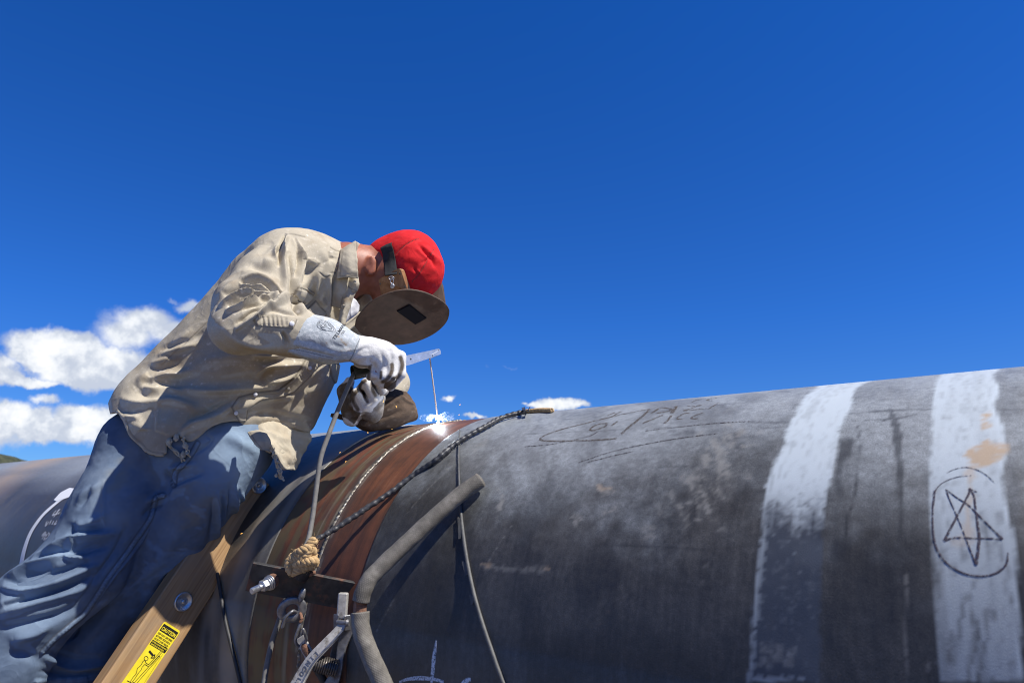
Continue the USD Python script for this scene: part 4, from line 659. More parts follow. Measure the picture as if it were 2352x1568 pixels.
def nets(F, f=None):                       # naive surface nets: a clean quad mesh of the zero level
    f = F.f if f is None else f; h, lo = F.h, F.lo; s = f < 0; nx, ny, nz = f.shape
    c = np.zeros((nx-1, ny-1, nz-1), np.int8)
    for a in (0, 1):
        for b in (0, 1):
            for d in (0, 1): c += s[a:nx-1+a, b:ny-1+b, d:nz-1+d]
    act = (c > 0) & (c < 8); ids = np.argwhere(act); idx = np.full(act.shape, -1, np.int64); idx[act] = np.arange(len(ids))
    pos = np.zeros((len(ids), 3)); cnt = np.zeros(len(ids))
    cs = [(0,0,0),(1,0,0),(0,1,0),(1,1,0),(0,0,1),(1,0,1),(0,1,1),(1,1,1)]
    for i, j in ((0,1),(2,3),(4,5),(6,7),(0,2),(1,3),(4,6),(5,7),(0,4),(1,5),(2,6),(3,7)):
        A, B = np.array(cs[i]), np.array(cs[j]); fa = f[tuple((ids+A).T)]; fb = f[tuple((ids+B).T)]; m = (fa < 0) != (fb < 0)
        t = (fa/(fa-fb+1e-12))[m]; pos[m] += A + (B-A)*t[:, None]; cnt[m] += 1
    v = lo + h*(ids + pos/cnt[:, None]); quads = []
    for ax in range(3):
        o = [k for k in range(3) if k != ax]; sl0 = [slice(None)]*3; sl1 = [slice(None)]*3; sl0[ax] = slice(0, -1); sl1[ax] = slice(1, None)
        for k in o: sl0[k] = slice(1, -1); sl1[k] = slice(1, -1)
        a, b = s[tuple(sl0)], s[tuple(sl1)]; e = np.argwhere(a != b)
        if not len(e): continue
        fl = a[tuple(e.T)]; base = e.copy()
        base[:, o[0]] += 1; base[:, o[1]] += 1
        qs = []
        for da, db in ((-1, -1), (0, -1), (0, 0), (-1, 0)):
            cc = base.copy(); cc[:, o[0]] += da; cc[:, o[1]] += db; qs.append(idx[tuple(cc.T)])
        q = np.stack(qs, 1); flip = fl if ax != 1 else ~fl; q[~flip] = q[~flip][:, ::-1]; quads.append(q)
    q = np.vstack(quads); q = q[(q >= 0).all(1)]
    return v, q
def smooth_mesh(v, f, it=4, lam=.5, mu=-.52):
    e = np.vstack([f[:, [0, 1]], f[:, [1, 2]], f[:, [2, 0]]]) if f.shape[1] == 3 else np.vstack([f[:, [k, (k+1) % 4]] for k in range(4)])
    n = len(v); A = sparse.coo_matrix((np.ones(2*len(e)), (np.r_[e[:, 0], e[:, 1]], np.r_[e[:, 1], e[:, 0]])), shape=(n, n)).tocsr(); A.data[:] = 1
    D = np.asarray(A.sum(1)).ravel(); D[D == 0] = 1
    for k in range(it):
        for w in (lam, mu): v = v + w*((A @ v)/D[:, None] - v)
    return v
def tri(q): return np.vstack([q[:, [0, 1, 2]], q[:, [0, 2, 3]]]) if q.shape[1] == 4 else q
def fine(v, f, n=1):
    m = trimesh.Trimesh(v, tri(f), process=False)
    for _ in range(n): m = m.subdivide()
    return np.array(m.vertices), np.array(m.faces)
def normals(v, f): return meshkit.arrays((v, f), True)[2]
def parts_of(v, f, least=400):             # drops crumbs
    m = trimesh.Trimesh(v, tri(f), process=False); lab = trimesh.graph.connected_component_labels(m.face_adjacency, node_count=len(m.faces)); c = np.bincount(lab); keep = c[lab] >= least
    m.update_faces(keep); m.remove_unreferenced_vertices(); return np.array(m.vertices), np.array(m.faces)
def sculpt(v, f, strokes, both=.25, damp=None):
    """Folds: each stroke is (pixels, width, height in metres[, (near, far)[, sharp side]]) laid on the surface that faces the camera."""
    P = proj(v); n = normals(v, f); face = sstep(np.einsum('ij,ij->i', n, EYE - v)/np.linalg.norm(EYE - v, axis=1), -.15, .25); disp = np.zeros(len(v))
    for s in strokes:
        pts, w, amp = s[:3]; lo, hi = s[3] if len(s) > 3 and s[3] else (0, 9); sharp = s[4] if len(s) > 4 else 0
        L = smooth_line([p[:2] for p in pts], 6); m = (P[:, 0] > L[:, 0].min()-3*w) & (P[:, 0] < L[:, 0].max()+3*w) & (P[:, 1] > L[:, 1].min()-3*w) & (P[:, 1] < L[:, 1].max()+3*w) & (P[:, 2] > lo) & (P[:, 2] < hi) & (face > 0)
        if not m.any(): continue
        d, sd, fr = line_dist(P[m, :2], L); tp = np.sin(np.pi*np.clip(fr*.92+.04, 0, 1))**.6
        ww = np.where(sd*sharp > 0, w*.38, w) if sharp else w
        disp[m] += amp*tp*np.exp(-(d/ww)**2)*face[m]
    return v + n*disp[:, None]
def at_list(L): return [at(*p) for p in L]
def chain(pts):                            # (x, y, depth, radius) -> bones
    c = [(at(x, y, d), r) for x, y, d, r in pts]; return [bone(a[0], b[0], a[1], b[1]) for a, b in zip(c[:-1], c[1:])]
def edges(st):                             # (x1, y1, x2, y2, depth, depth radius): the two outlines of a limb in the photograph and how deep it stands
    out = []
    for x1, y1, x2, y2, d, rb in st:
        p, q = at(x1, y1, d), at(x2, y2, d); out.append(((p+q)/2, np.linalg.norm(q-p)/2, unit(q-p), rb))
    return [bone(a[0], b[0], a[1], b[1], a[2], b[2], a[3], b[3]) for a, b in zip(out[:-1], out[1:])]

SLEEVE = edges([(612, 556, 706, 640, 1.745, .078), (556, 612, 676, 694, 1.645, .076), (508, 672, 640, 748, 1.555, .070), (498, 720, 606, 782, 1.505, .064)]) + \
    edges([(520, 706, 548, 796, 1.500, .060), (582, 694, 566, 800, 1.505, .062), (640, 694, 622, 808, 1.525, .060), (694, 712, 664, 814, 1.555, .054), (735, 735, 706, 822, 1.575, .044)])
LSLEEVE = chain([(770, 630, 1.95, .072), (850, 770, 2.0, .056), (906, 880, 1.965, .037)]) + chain([(906, 880, 1.965, .037), (890, 905, 1.93, .040)])
BACK = chain([(352, 985, 1.765, .094), (390, 910, 1.775, .096), (440, 850, 1.785, .092), (503, 788, 1.800, .095), (560, 725, 1.815, .095), (612, 655, 1.820, .092), (676, 612, 1.830, .084), (738, 618, 1.860, .072), (778, 622, 1.880, .060)])
FRONT = chain([(590, 985, 1.815, .070), (665, 925, 1.835, .074), (692, 850, 1.850, .084), (712, 760, 1.860, .086), (742, 690, 1.875, .074), (772, 640, 1.895, .062)])
MIDB = chain([(455, 980, 1.755, .098), (530, 895, 1.770, .105), (590, 815, 1.785, .106), (640, 740, 1.810, .098), (692, 668, 1.835, .086)])
TAIL = chain([(352, 950, 1.742, .098), (380, 985, 1.722, .108), (420, 1040, 1.712, .108), (470, 1060, 1.712, .10)]) + chain([(470, 985, 1.727, .100), (540, 955, 1.767, .085)])
YOKE = chain([(640, 606, 1.755, .074), (700, 612, 1.79, .078), (770, 630, 1.93, .074)])
PELV = chain([(328, 1012, 1.725, .086), (430, 1020, 1.715, .096), (535, 1030, 1.745, .088)])
LEG_A = edges([(246, 990, 400, 1100, 1.700, .094), (192, 1122, 335, 1226, 1.620, .090), (112, 1258, 262, 1358, 1.550, .086), (6, 1346, 166, 1434, 1.490, .078), (-92, 1478, 82, 1570, 1.450, .072), (-190, 1650, -10, 1730, 1.415, .068)])
LEG_B = edges([(470, 975, 612, 1072, 1.745, .092), (398, 1078, 548, 1156, 1.692, .096), (330, 1172, 484, 1246, 1.680, .088), (258, 1278, 402, 1334, 1.665, .076), (196, 1376, 318, 1420, 1.65, .068), (126, 1462, 272, 1496, 1.62, .070), (82, 1540, 228, 1568, 1.595, .072), (60, 1590, 200, 1612, 1.58, .070)])

# head frame: crown up and to the right, face turned down towards the weld
HC = at(942, 606, 1.905)
HF = unit(.45*RT - .86*UP - .24*FW); HU = unit(.86*RT + .47*UP); HU = unit(HU - HF*(HU @ HF)); HS_ = np.cross(HF, HU); HS_ *= -np.sign(HS_ @ FW)   # face, crown, side towards the camera
hp_ = lambda f, u, s: HC + HF*f + HU*u + HS_*s
HEAD = [bone(hp_(-.012, .004, 0), hp_(.016, .004, 0), .078, .076, HU, HU, .080, .076), bone(hp_(.0, -.02, 0), hp_(.035, -.055, 0), .074, .058), bone(hp_(.035, -.055, .012), hp_(.062, -.112, .012), .050, .024), bone(hp_(.035, -.055, -.012), hp_(.062, -.112, -.012), .050, .024),
        bone(hp_(.02, -.06, .042), hp_(.05, -.10, .028), .022, .018), bone(hp_(.02, -.06, -.042), hp_(.05, -.10, -.028), .022, .018), bone(hp_(.078, -.018, 0), hp_(.104, -.052, 0), .010, .013), bone(hp_(.070, -.008, .030), hp_(.070, -.008, -.030), .016, .016), bone(hp_(.088, -.078, .013), hp_(.088, -.078, -.013), .008, .008), bone(hp_(.086, -.088, .011), hp_(.086, -.088, -.011), .008, .008)]
EC_ = at(855, 612, 1.822); er_ = [lambda f, u, d=0: EC_ + HF*f + HU*u + HS_*d, lambda f, u, d=0: EC_ - 2*((EC_ - HC) @ HS_)*HS_ + HF*f + HU*u - HS_*d]
EAR = [bone(e(-.014, .006, .004), e(.014, -.008, .002), .015, .011, HU, HU, .008, .007) for e in er_] + [bone(e(-.020, .010, .010), e(-.004, -.016, .009), .0055, .005) for e in er_] + [bone(e(-.004, -.016, .009), e(.018, -.014, .006), .005, .006) for e in er_]
NECK = [bone(hp_(-.012, -.045, 0), at(800, 618, 1.865), .060, .062), bone(at(800, 618, 1.865), at(752, 650, 1.85), .062, .075)]

def shrink(bs, k): return [bone(b[0], b[1], b[2]*k, b[3]*k, b[4], b[5], b[6] and b[6]*k, b[7] and b[7]*k) for b in bs]
# gloved hands: joints given in the enlargement C
def cpt(x, y, d): return D3('C', (x, y, d))[0]
RF = [[(1432, 640, 1.642), (1432, 845, 1.628), (1318, 985, 1.640)], [(1345, 640, 1.632), (1328, 868, 1.614), (1236, 955, 1.636)], [(1255, 680, 1.626), (1232, 872, 1.612), (1165, 915, 1.640)], [(1165, 722, 1.626), (1140, 845, 1.616), (1085, 872, 1.645)]]
LF = [[(1240, 1035, 1.780), (1180, 915, 1.764), (1135, 960, 1.795)], [(1130, 1120, 1.776), (1036, 945, 1.756), (960, 1030, 1.788)], [(1018, 1200, 1.772), (925, 1060, 1.756), (885, 1130, 1.786)], [(965, 1268, 1.776), (893, 1165, 1.766), (865, 1220, 1.79)]]
def fingers(F_, r, k=1.0):
    return [bone(cpt(*a), cpt(*b), r[i]*k*s0, r[i]*k*s1) for i, fg in enumerate(F_) for (a, b, s0, s1) in ((fg[0], fg[1], 1.08, 1.0), (fg[1], fg[2], 1.0, .90))]
RTH = [bone(cpt(990, 700, 1.655), cpt(1130, 770, 1.700), .018, .015), bone(cpt(1130, 770, 1.700), cpt(1330, 770, 1.722), .015, .012)]
LTH = [bone(cpt(800, 1040, 1.800), cpt(880, 1330, 1.820), .021, .026), bone(cpt(800, 1040, 1.800), cpt(850, 930, 1.790), .017, .013)]
RH = edges([(820, 768, 796, 828, 1.600, .034), (869, 784, 834, 836, 1.622, .033), (900, 795, 858, 846, 1.636, .031), (918, 808, 866, 846, 1.644, .026)])
LH = edges([(881, 900, 826, 944, 1.790, .026), (868, 918, 834, 955, 1.815, .032), (862, 930, 836, 968, 1.84, .036)])
RG_ = edges([(697, 714, 652, 812, 1.548, .060), (760, 738, 734, 828, 1.575, .050), (826, 770, 800, 829, 1.602, .038)])
LG_ = edges([(X('C', (1510, 1050))[0] + X('C', (1530, 1390))[0] + (1.915, .052)), (X('C', (1300, 1030))[0] + X('C', (1250, 1450))[0] + (1.89, .054)), (X('C', (1090, 1150))[0] + X('C', (1000, 1460))[0] + (1.86, .050)), (X('C', (980, 1240))[0] + X('C', (910, 1385))[0] + (1.84, .036))])
FRr, FRl = [.0128, .0130, .0124, .0112], [.0122, .0126, .0124, .0112]

BODY = shrink(BACK, .80) + shrink(FRONT, .78) + shrink(MIDB, .78) + shrink(YOKE, .74) + shrink(PELV, .84) + shrink(LEG_A, .74) + shrink(LEG_B, .74) + shrink(SLEEVE, .66) + shrink(LSLEEVE, .66)
allp = np.array([b[k] for b in BODY + LG_ + HEAD for k in (0, 1)])
B_LO, B_HI = allp.min(0) - .13, allp.max(0) + .13

M_skin = mat('sunburnt_skin', {'g': ('geometry', {}), 'n': ('noise_texture', {'scale': 70.0, 'detail': 6.0}), 'r': ('rgb_ramp', {'ramp': [(.3, (.27, .088, .048)), (.7, (.37, .135, .078))]}), 'n2': ('noise_texture', {'scale': 500.0, 'detail': 2.0}), 'b': ('bump', {'strength': .25, 'distance': .001}), 'p': ('principled_bsdf', {'roughness': .5, 'subsurface_weight': .08, 'subsurface_scale': .004})},
    [('g.position', 'n.vector'), ('n.fac', 'r.fac'), ('r.color', 'p.base_color'), ('g.position', 'n2.vector'), ('n2.fac', 'b.height'), ('b.normal', 'p.normal')], 'p.BSDF')
def cloth_mat(name, ramp, weave, rough=.9, dirt=None, fold=.5, crease=13.0, sheen=.0, wear=None, dirtcol=(.2, .16, .12)):
    """Woven cloth: colour mottle, thread relief, small creases; the mesh attribute k brings (wear, dirt, seam)."""
    nd = {'g': ('geometry', {}), 'n': ('noise_texture', {'scale': 9.0, 'detail': 8.0, 'roughness': .68}), 'r': ('rgb_ramp', {'ramp': ramp}), 'a': ('attribute', {'attribute': 'k'}), 's': ('separate_xyz', {}),
          'xw': ('mix_color', {'b': wear or (.6, .6, .6)}), 'xd': ('mix_color', {'b': dirtcol}), 'xs': ('mix_color', {'b': (.05, .042, .035)}),
          'nw': ('noise_texture', {'scale': weave, 'detail': 2.0}), 'nf': ('noise_texture', {'type': 'ridged_multifractal', 'scale': crease, 'detail': 3.0, 'roughness': .5, 'distortion': .8, 'offset': .9, 'gain': 1.2}), 'tr': ('map_range', {'from_min': .3, 'from_max': .7, 'to_min': .86, 'to_max': 1.12}), 'sc': ('vector_math', {'math_type': 'scale'}),
          'b1': ('bump', {'strength': .30, 'distance': .0012}), 'b2': ('bump', {'strength': fold, 'distance': .006}), 'p': ('principled_bsdf', {'roughness': rough, 'specular_ior_level': .2, 'sheen_weight': sheen})}
    lk = [('g.position', 'n.vector'), ('g.position', 'nw.vector'), ('g.position', 'nf.vector'), ('n.fac', 'r.fac'), ('a.vector', 's.vector'), ('r.color', 'xw.a'), ('s.x', 'xw.fac'), ('xw.result', 'xd.a'), ('s.y', 'xd.fac'), ('xd.result', 'xs.a'), ('s.z', 'xs.fac'), ('nw.fac', 'tr.value'), ('xs.result', 'sc.vector1'), ('tr.result', 'sc.scale'),
          ('sc.vector', 'p.base_color'), ('nw.fac', 'b1.height'), ('nf.fac', 'b2.height'), ('b1.normal', 'b2.normal'), ('b2.normal', 'p.normal')]
    return mat(name, nd, lk, 'p.BSDF')
M_shirt = cloth_mat('khaki_twill', [(.30, (.355, .312, .235)), (.55, (.415, .368, .282)), (.75, (.465, .418, .325))], 900.0, fold=.22, wear=(.66, .60, .50), dirtcol=(.27, .20, .125))
M_jeans = cloth_mat('blue_denim', [(.30, (.070, .102, .160)), (.55, (.115, .155, .218)), (.75, (.170, .215, .275))], 1300.0, fold=.20, wear=(.245, .33, .43), dirtcol=(.20, .19, .155))
M_tee = cloth_mat('white_cotton', [(.3, (.66, .66, .70)), (.7, (.78, .78, .80))], 900.0)
M_cap = cloth_mat('red_cotton', [(.3, (.52, .010, .014)), (.7, (.64, .020, .024))], 1100.0, fold=.12, crease=20.0, wear=(.8, .25, .25), dirtcol=(.28, .02, .02))
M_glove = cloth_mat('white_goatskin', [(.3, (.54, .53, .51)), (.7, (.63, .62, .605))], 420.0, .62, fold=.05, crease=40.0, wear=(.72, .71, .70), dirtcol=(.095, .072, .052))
M_gaunt = cloth_mat('grey_split_leather', [(.3, (.31, .34, .365)), (.7, (.42, .45, .47))], 520.0, .95, fold=.14, crease=30.0, wear=(.7, .7, .7), dirtcol=(.30, .22, .145))
M_brown = cloth_mat('brown_split_leather', [(.3, (.050, .034, .024)), (.7, (.105, .070, .048))], 420.0, .9, fold=.10, crease=26.0, wear=(.25, .2, .16), dirtcol=(.03, .025, .02))

MAN = thing('person', 'welder bending over the pipe in khaki shirt, jeans, red cap and white gloves', 'person')
F = Field(B_LO, B_HI, .0058).add(BODY, .03).add(HEAD[:1], .02).add(HEAD[1:6], .022).add(NECK, .04).add(HEAD[6:], .012).add(EAR, .006)
F.add(shrink(RH, .78) + shrink(LH, .78) + shrink(RG_, .62) + shrink(LG_[1:], .60), .02).add(fingers(RF, FRr, .72) + fingers(LF, FRl, .72) + shrink(RTH + LTH, .72), .006)
v, q = nets(F); v, f_ = parts_of(v, q); v = smooth_mesh(v, f_, 3)
sel = np.linalg.norm(v - HC, axis=1) < .16
body = trimesh.Trimesh(v, f_, process=False)
obj('body', body, M_skin, MAN, smooth=True)

# ------------------------------------------------------------------ shirt
HEM = X('E', (100, 860), (178, 842), (222, 900), (248, 985), (285, 1065), (335, 1118), (400, 1172), (432, 1212), (500, 1247), (600, 1258), (642, 1232), (645, 1150), (662, 1108), (700, 1080), (745, 1062), (790, 1085), (850, 1130), (900, 1120), (960, 1075), (1020, 1015), (1090, 958), (1200, 940), (1310, 925), (1345, 930), (1420, 1010), (1500, 1100), (1700, 1100), (1850, 1060), (1960, 1020), (2300, 900)) + [(1000, 900), (1000, 480), (150, 480)]
TOR = BACK + FRONT + MIDB
lo = np.array([np.minimum(b[0], b[1]) for b in TOR + SLEEVE + YOKE + LSLEEVE]).min(0) - .14; hi = np.array([np.maximum(b[0], b[1]) for b in TOR + SLEEVE + YOKE + LSLEEVE]).max(0) + .14
F = Field(lo, hi, .0043).add(TOR, .045).add(TAIL, .05).add(YOKE, .05).add(SLEEVE[:3], .035).add(SLEEVE[3:], .022).add(LSLEEVE, .03)
near = F.f < .06; g = F.grid()[near]; pg = proj(g)
cut = np.full(F.f.shape, -.2, np.float32); sd_ = poly_sd(pg[:, :2], HEM); cut[near] = -sd_ * pg[:, 2] / 1568.0
shell = np.maximum(F.f, -(F.f + .0105))
# wrist, neck openings
for o_, n_, lim in ((at(782, 638, 1.85), unit(hp_(0, 0, 0) - at(772, 642, 1.845)), .052), (at(715, 775, 1.570), unit(at(735, 780, 1.580) - at(600, 752, 1.51)), .02)):
    rel = g - o_; cyl_ = (rel @ n_) - lim*0; lat = np.linalg.norm(rel - (rel @ n_)[:, None]*n_, axis=1); rad_ = .075 if lim > .03 else .10; cut[near] = np.maximum(cut[near], np.where(lat < rad_, np.minimum(rel @ n_, .1) - (.015 if lim > .03 else 0), -.2))
fs = np.maximum(shell, cut); v, q = nets(F, fs); v, f_ = parts_of(v, q, 3000); v = smooth_mesh(v, f_, 3); v, f_ = fine(v, f_, 1)
ARMZ, BODZ = (1.35, 1.66), (1.60, 2.2)
A_ = lambda pts, w, amp, z=ARMZ, sharp=0: (X('A', *pts), w*.62, amp*1.9, z, sharp)
E_ = lambda pts, w, amp, z=BODZ, sharp=0: (X('E', *pts), w*.8, amp*(1.35 if amp > 0 else .7), z, sharp)
K_ = lambda pts, w, amp, z=(1.55, 2.2), sharp=0: (X('K', *pts), w*.85, amp*(1.25 if amp > 0 else .8), z, sharp)
ANY = (1.3, 2.2)
FOLDS = [
    # shoulder and upper sleeve
    A_([(2110, 130), (2065, 250), (2030, 320), (2050, 400), (2050, 470)], 6, -.011, ANY), A_([(2040, 250), (1995, 330), (2020, 420)], 9, .006, ANY), A_([(2150, 135), (2100, 230), (2090, 300), (2095, 380)], 7, .010, ANY),
    A_([(2085, 300), (2090, 450), (2095, 650), (2098, 870)], 9, .008, ANY), A_([(2160, 330), (2190, 500), (2205, 700), (2200, 860)], 8, -.010, ANY), A_([(2230, 170), (2300, 330), (2330, 450), (2290, 620), (2230, 800)], 9, .011, ANY, 0), A_([(2225, 150), (2270, 290), (2285, 430), (2250, 600)], 6, -.009, ANY), A_([(2345, 330), (2330, 500), (2270, 680)], 6, -.008, ANY),
    A_([(1700, 470), (1850, 520), (1960, 560)], 14, -.005, ANY), A_([(1600, 560), (1800, 610), (1980, 650)], 18, .005, ANY), A_([(1980, 200), (1900, 260), (1800, 330)], 14, -.003, ANY), A_([(1850, 420), (2000, 440)], 14, .004, ANY),
    # the bundle of folds at the elbow bend
    A_([(1618, 688), (1750, 690), (1880, 728), (1990, 785), (2095, 880)], 7.5, -.013, ANY), A_([(1610, 640), (1780, 650), (1950, 720), (2080, 830)], 9, .009, ANY), A_([(1600, 700), (1720, 742), (1860, 742), (2000, 800), (2012, 845)], 6, .010, ANY),
    A_([(1430, 820), (1600, 765), (1820, 778), (1960, 800)], 8, -.010, ANY), A_([(1370, 950), (1550, 862), (1720, 792), (1860, 790), (1990, 830)], 7, .012, ANY), A_([(1740, 805), (1850, 820), (1960, 845)], 5, -.008, ANY), A_([(1470, 950), (1650, 890), (1760, 860), (1960, 866)], 7, -.011, ANY),
    A_([(1440, 1010), (1600, 962), (1800, 862), (1920, 842), (2090, 888)], 7, .012, ANY), A_([(1520, 1010), (1700, 945), (1850, 905)], 6, -.007, ANY), A_([(1860, 965), (1900, 908), (1965, 942), (2020, 922)], 5, -.008, ANY), A_([(1320, 880), (1400, 790), (1500, 700), (1600, 650)], 12, .005, ANY),
    # forearm
    A_([(1560, 1212), (1700, 1115), (1820, 1040), (2000, 935), (2180, 880), (2260, 925), (2330, 1000)], 9, .013, ANY, 0), A_([(1560, 1150), (1700, 1050), (1850, 965)], 10, -.009, ANY), A_([(2205, 900), (2240, 980), (2300, 1040)], 8, -.010, ANY), A_([(1880, 1010), (2000, 1000), (2150, 1040), (2260, 1060)], 8, -.004, ANY), A_([(1400, 1200), (1550, 1330), (1750, 1400), (2000, 1440)], 18, .005, ANY), A_([(2080, 1250), (2120, 1330), (2140, 1400)], 8, -.006, ANY),
    # back of the shirt and flank
    E_([(600, 232), (700, 195), (830, 148)], 7, -.009), E_([(590, 292), (700, 262), (800, 225), (930, 185)], 9, .009), E_([(540, 440), (640, 405), (760, 372)], 8, -.009), E_([(500, 385), (600, 345), (700, 320)], 9, .006), E_([(530, 512), (640, 482), (760, 478), (900, 440)], 10, .010), E_([(545, 540), (640, 570), (720, 580), (820, 600)], 9, -.010), E_([(640, 600), (720, 640), (800, 660)], 10, .006),
    E_([(330, 620), (420, 560), (500, 560)], 11, -.010), E_([(350, 640), (470, 690), (570, 655)], 10, -.010), E_([(420, 600), (520, 620), (600, 600)], 9, .007), E_([(240, 720), (400, 765), (560, 748), (720, 742), (920, 800)], 12, .012), E_([(200, 810), (300, 850), (350, 872)], 9, -.009), E_([(230, 880), (330, 880), (380, 910)], 9, .006), E_([(540, 800), (530, 900), (520, 1050)], 7, -.004), E_([(560, 790), (550, 920), (545, 1050)], 7, .004), E_([(700, 850), (640, 950), (600, 1100)], 12, .004),
    E_([(480, 480), (420, 520), (360, 600)], 12, .006), E_([(300, 950), (420, 1000), (480, 1100)], 14, .005), E_([(860, 60), (780, 140), (700, 200)], 10, .005), E_([(1000, 60), (900, 130)], 8, -.005),
    E_([(720, 620), (1000, 640), (1300, 620), (1560, 590), (1720, 620)], 12, .010), E_([(1000, 700), (1200, 680), (1420, 640)], 10, -.004), E_([(880, 905), (1000, 850), (1150, 790), (1300, 715)], 9, -.020), E_([(760, 1045), (900, 960), (1080, 900), (1280, 765)], 13, .014), E_([(660, 1200), (780, 1000), (900, 890)], 10, -.008), E_([(560, 560), (800, 520), (1000, 500)], 14, -.005), E_([(900, 400), (1150, 330), (1400, 300)], 18, .005), E_([(1000, 560), (1250, 520), (1500, 500)], 14, -.006),
    E_([(1500, 290), (1600, 300), (1720, 290), (1790, 270)], 8, .013), E_([(1490, 340), (1620, 355), (1700, 340)], 8, -.010), E_([(1520, 470), (1560, 430), (1640, 390), (1800, 380), (1950, 380)], 9, .011), E_([(1560, 560), (1580, 480), (1680, 420)], 9, -.011), E_([(1600, 550), (1750, 520), (1880, 490)], 9, .010), E_([(1880, 490), (1800, 570), (1720, 622)], 5, -.007),
    E_([(2160, 520), (2080, 600), (2000, 660)], 10, .009), E_([(2120, 480), (2000, 600), (1880, 680)], 9, -.009), E_([(1400, 890), (1600, 850), (1850, 900), (2020, 930)], 10, -.010), E_([(1860, 960), (2000, 990), (2120, 930)], 10, .008), E_([(1350, 800), (1500, 740), (1650, 700), (1850, 690)], 9, .007),
    # chest
    K_([(880, 350), (740, 480), (640, 600), (520, 730)], 6, -.012), K_([(900, 400), (830, 600), (810, 860)], 8, .008), K_([(640, 300), (700, 380), (640, 560)], 9, -.014), K_([(620, 250), (760, 300), (890, 350)], 6, .006), K_([(1040, 590), (930, 750), (860, 900), (620, 1110)], 6, -.011), K_([(1070, 560), (1075, 800), (1060, 1100), (1050, 1320)], 6, .010), K_([(1100, 600), (1110, 850), (1090, 1150)], 9, -.008), K_([(960, 800), (900, 950), (1010, 1100)], 10, .007), K_([(1080, 120), (1080, 300)], 6, -.006), K_([(930, 60), (1000, 300)], 12, .004), K_([(1110, 280), (1150, 200)], 9, -.008),
    K_([(430, 950), (540, 1010), (600, 1100)], 7, -.014), K_([(820, 1010), (900, 1150), (1000, 1230)], 6, -.004), K_([(1200, 1000), (1240, 1250), (1220, 1420)], 8, .008)]
v_old = v; v = sculpt(v, f_, FOLDS)
n_ = normals(v, f_); pv = proj(v)
v = v + n_*((fbm(v*[13, 13, 13] + 3, 3, 51) - .5)*.0045 + (fbm(v*30, 3, 52) - .5)*.0022)[:, None]
# flat felled seams, cuff placket, front placket
REL = np.zeros(len(v)); SEAM = np.zeros(len(v)); P2 = pv[:, :2]; fr_face = np.einsum('ij,ij->i', n_, EYE - v) > 0
def raise_poly(poly, hgt, z, soft=2.0):
    m = fr_face & (pv[:, 2] > z[0]) & (pv[:, 2] < z[1]); sd = np.full(len(v), -99.0); sd[m] = poly_sd(P2[m], poly); REL[:] += hgt*sstep(sd, -soft, soft*.6); SEAM[:] = np.maximum(SEAM, .55*np.exp(-((sd + 1.2)/1.4)**2)*(sd > -50)); return sd
def groove(pts, z, w=1.6, dep=.0016, a=.5, stitch=0):
    m = fr_face & (pv[:, 2] > z[0]) & (pv[:, 2] < z[1]); d = np.full(len(v), 99.0); fr = np.zeros(len(v)); L = smooth_line(pts, 6); d[m], _, fr[m] = line_dist(P2[m], L)
    k = np.exp(-(d/w)**2); REL[:] -= dep*k; SEAM[:] = np.maximum(SEAM, a*k)
ARMV = (1.30, 1.62)
CUFFP = X('A', (1748, 1112), (1795, 1066), (2000, 1076), (2160, 1088), (2245, 1110), (2200, 1215), (2100, 1200), (1900, 1186), (1795, 1183))
raise_poly(CUFFP, .0035, ARMV); groove(X('A', (1775, 1110), (1810, 1082), (2000, 1092), (2160, 1104)), ARMV, 1.2, .0010, .25); groove(X('A', (1810, 1168), (2000, 1176), (2180, 1198)), ARMV, 1.2, .001, .25)
for x_ in (1850, 1905, 1960, 2010, 2060, 2110): groove(X('A', (x_, 1085), (x_ + 8, 1170)), ARMV, 3.2, .0030, .06)
PLK = X('E', (1985, 338), (1890, 490), (1800, 575), (1720, 628), (1500, 655), (1340, 700), (1275, 790), (1300, 840), (1345, 925), (1400, 925), (1420, 800), (1560, 720), (1760, 690), (1870, 640), (1990, 520), (2160, 345))
raise_poly(PLK, .0045, BODZ); groove(X('E', (2000, 350), (1905, 500), (1810, 590), (1725, 642), (1500, 670), (1350, 712)), BODZ, 1.3, .001, .25)
for k in range(9): a_ = k/8; o_ = np.array([1925, 480])*(1-a_) + np.array([2120, 350])*a_; groove(X('E', tuple(o_ + [-5, 8]), tuple(o_ + [22, 40])), BODZ, 2.6, .0026, .10)
YK = (1.6, 2.2)
groove(X('K', (615, 250), (700, 265), (800, 275), (885, 350)), YK, 1.6, .002, .5); groove(X('K', (880, 490), (980, 565), (1075, 548)), YK, 1.5, .002, .5); groove(X('K', (1085, 500), (1200, 495)), YK, 1.5, .001, .4); groove(X('K', (1085, 40), (1180, 100), (1270, 120)), YK, 1.4, .001, .45); groove(X('A', (2110, 110), (2200, 105), (2349, 140)), ANY, 1.4, .0015, .4)
raise_poly(X('K', (432, 885), (530, 742), (660, 790), (790, 862), (740, 950), (605, 1112), (520, 1000)), .006, YK); groove(X('K', (545, 775), (660, 820), (770, 880)), YK, 2.2, .004, .45)
raise_poly(X('K', (660, 1170), (820, 1010), (900, 1110), (1000, 1220), (970, 1300), (800, 1250)), .004, YK)
raise_poly(X('C', (620, 730), (640, 850), (690, 960), (715, 1005), (760, 960), (860, 880), (760, 740)), .004, (1.6, 2.1))
groove(X('E', (185, 855), (228, 915), (255, 1000), (292, 1078), (345, 1135), (405, 1185), (440, 1228), (510, 1262), (600, 1268)), (1.5, 2.1), 1.3, .001, .0)
groove(X('D', (372, 838), (400, 810), (440, 775), (480, 735)), BODZ, 1.4, .0012, .25)
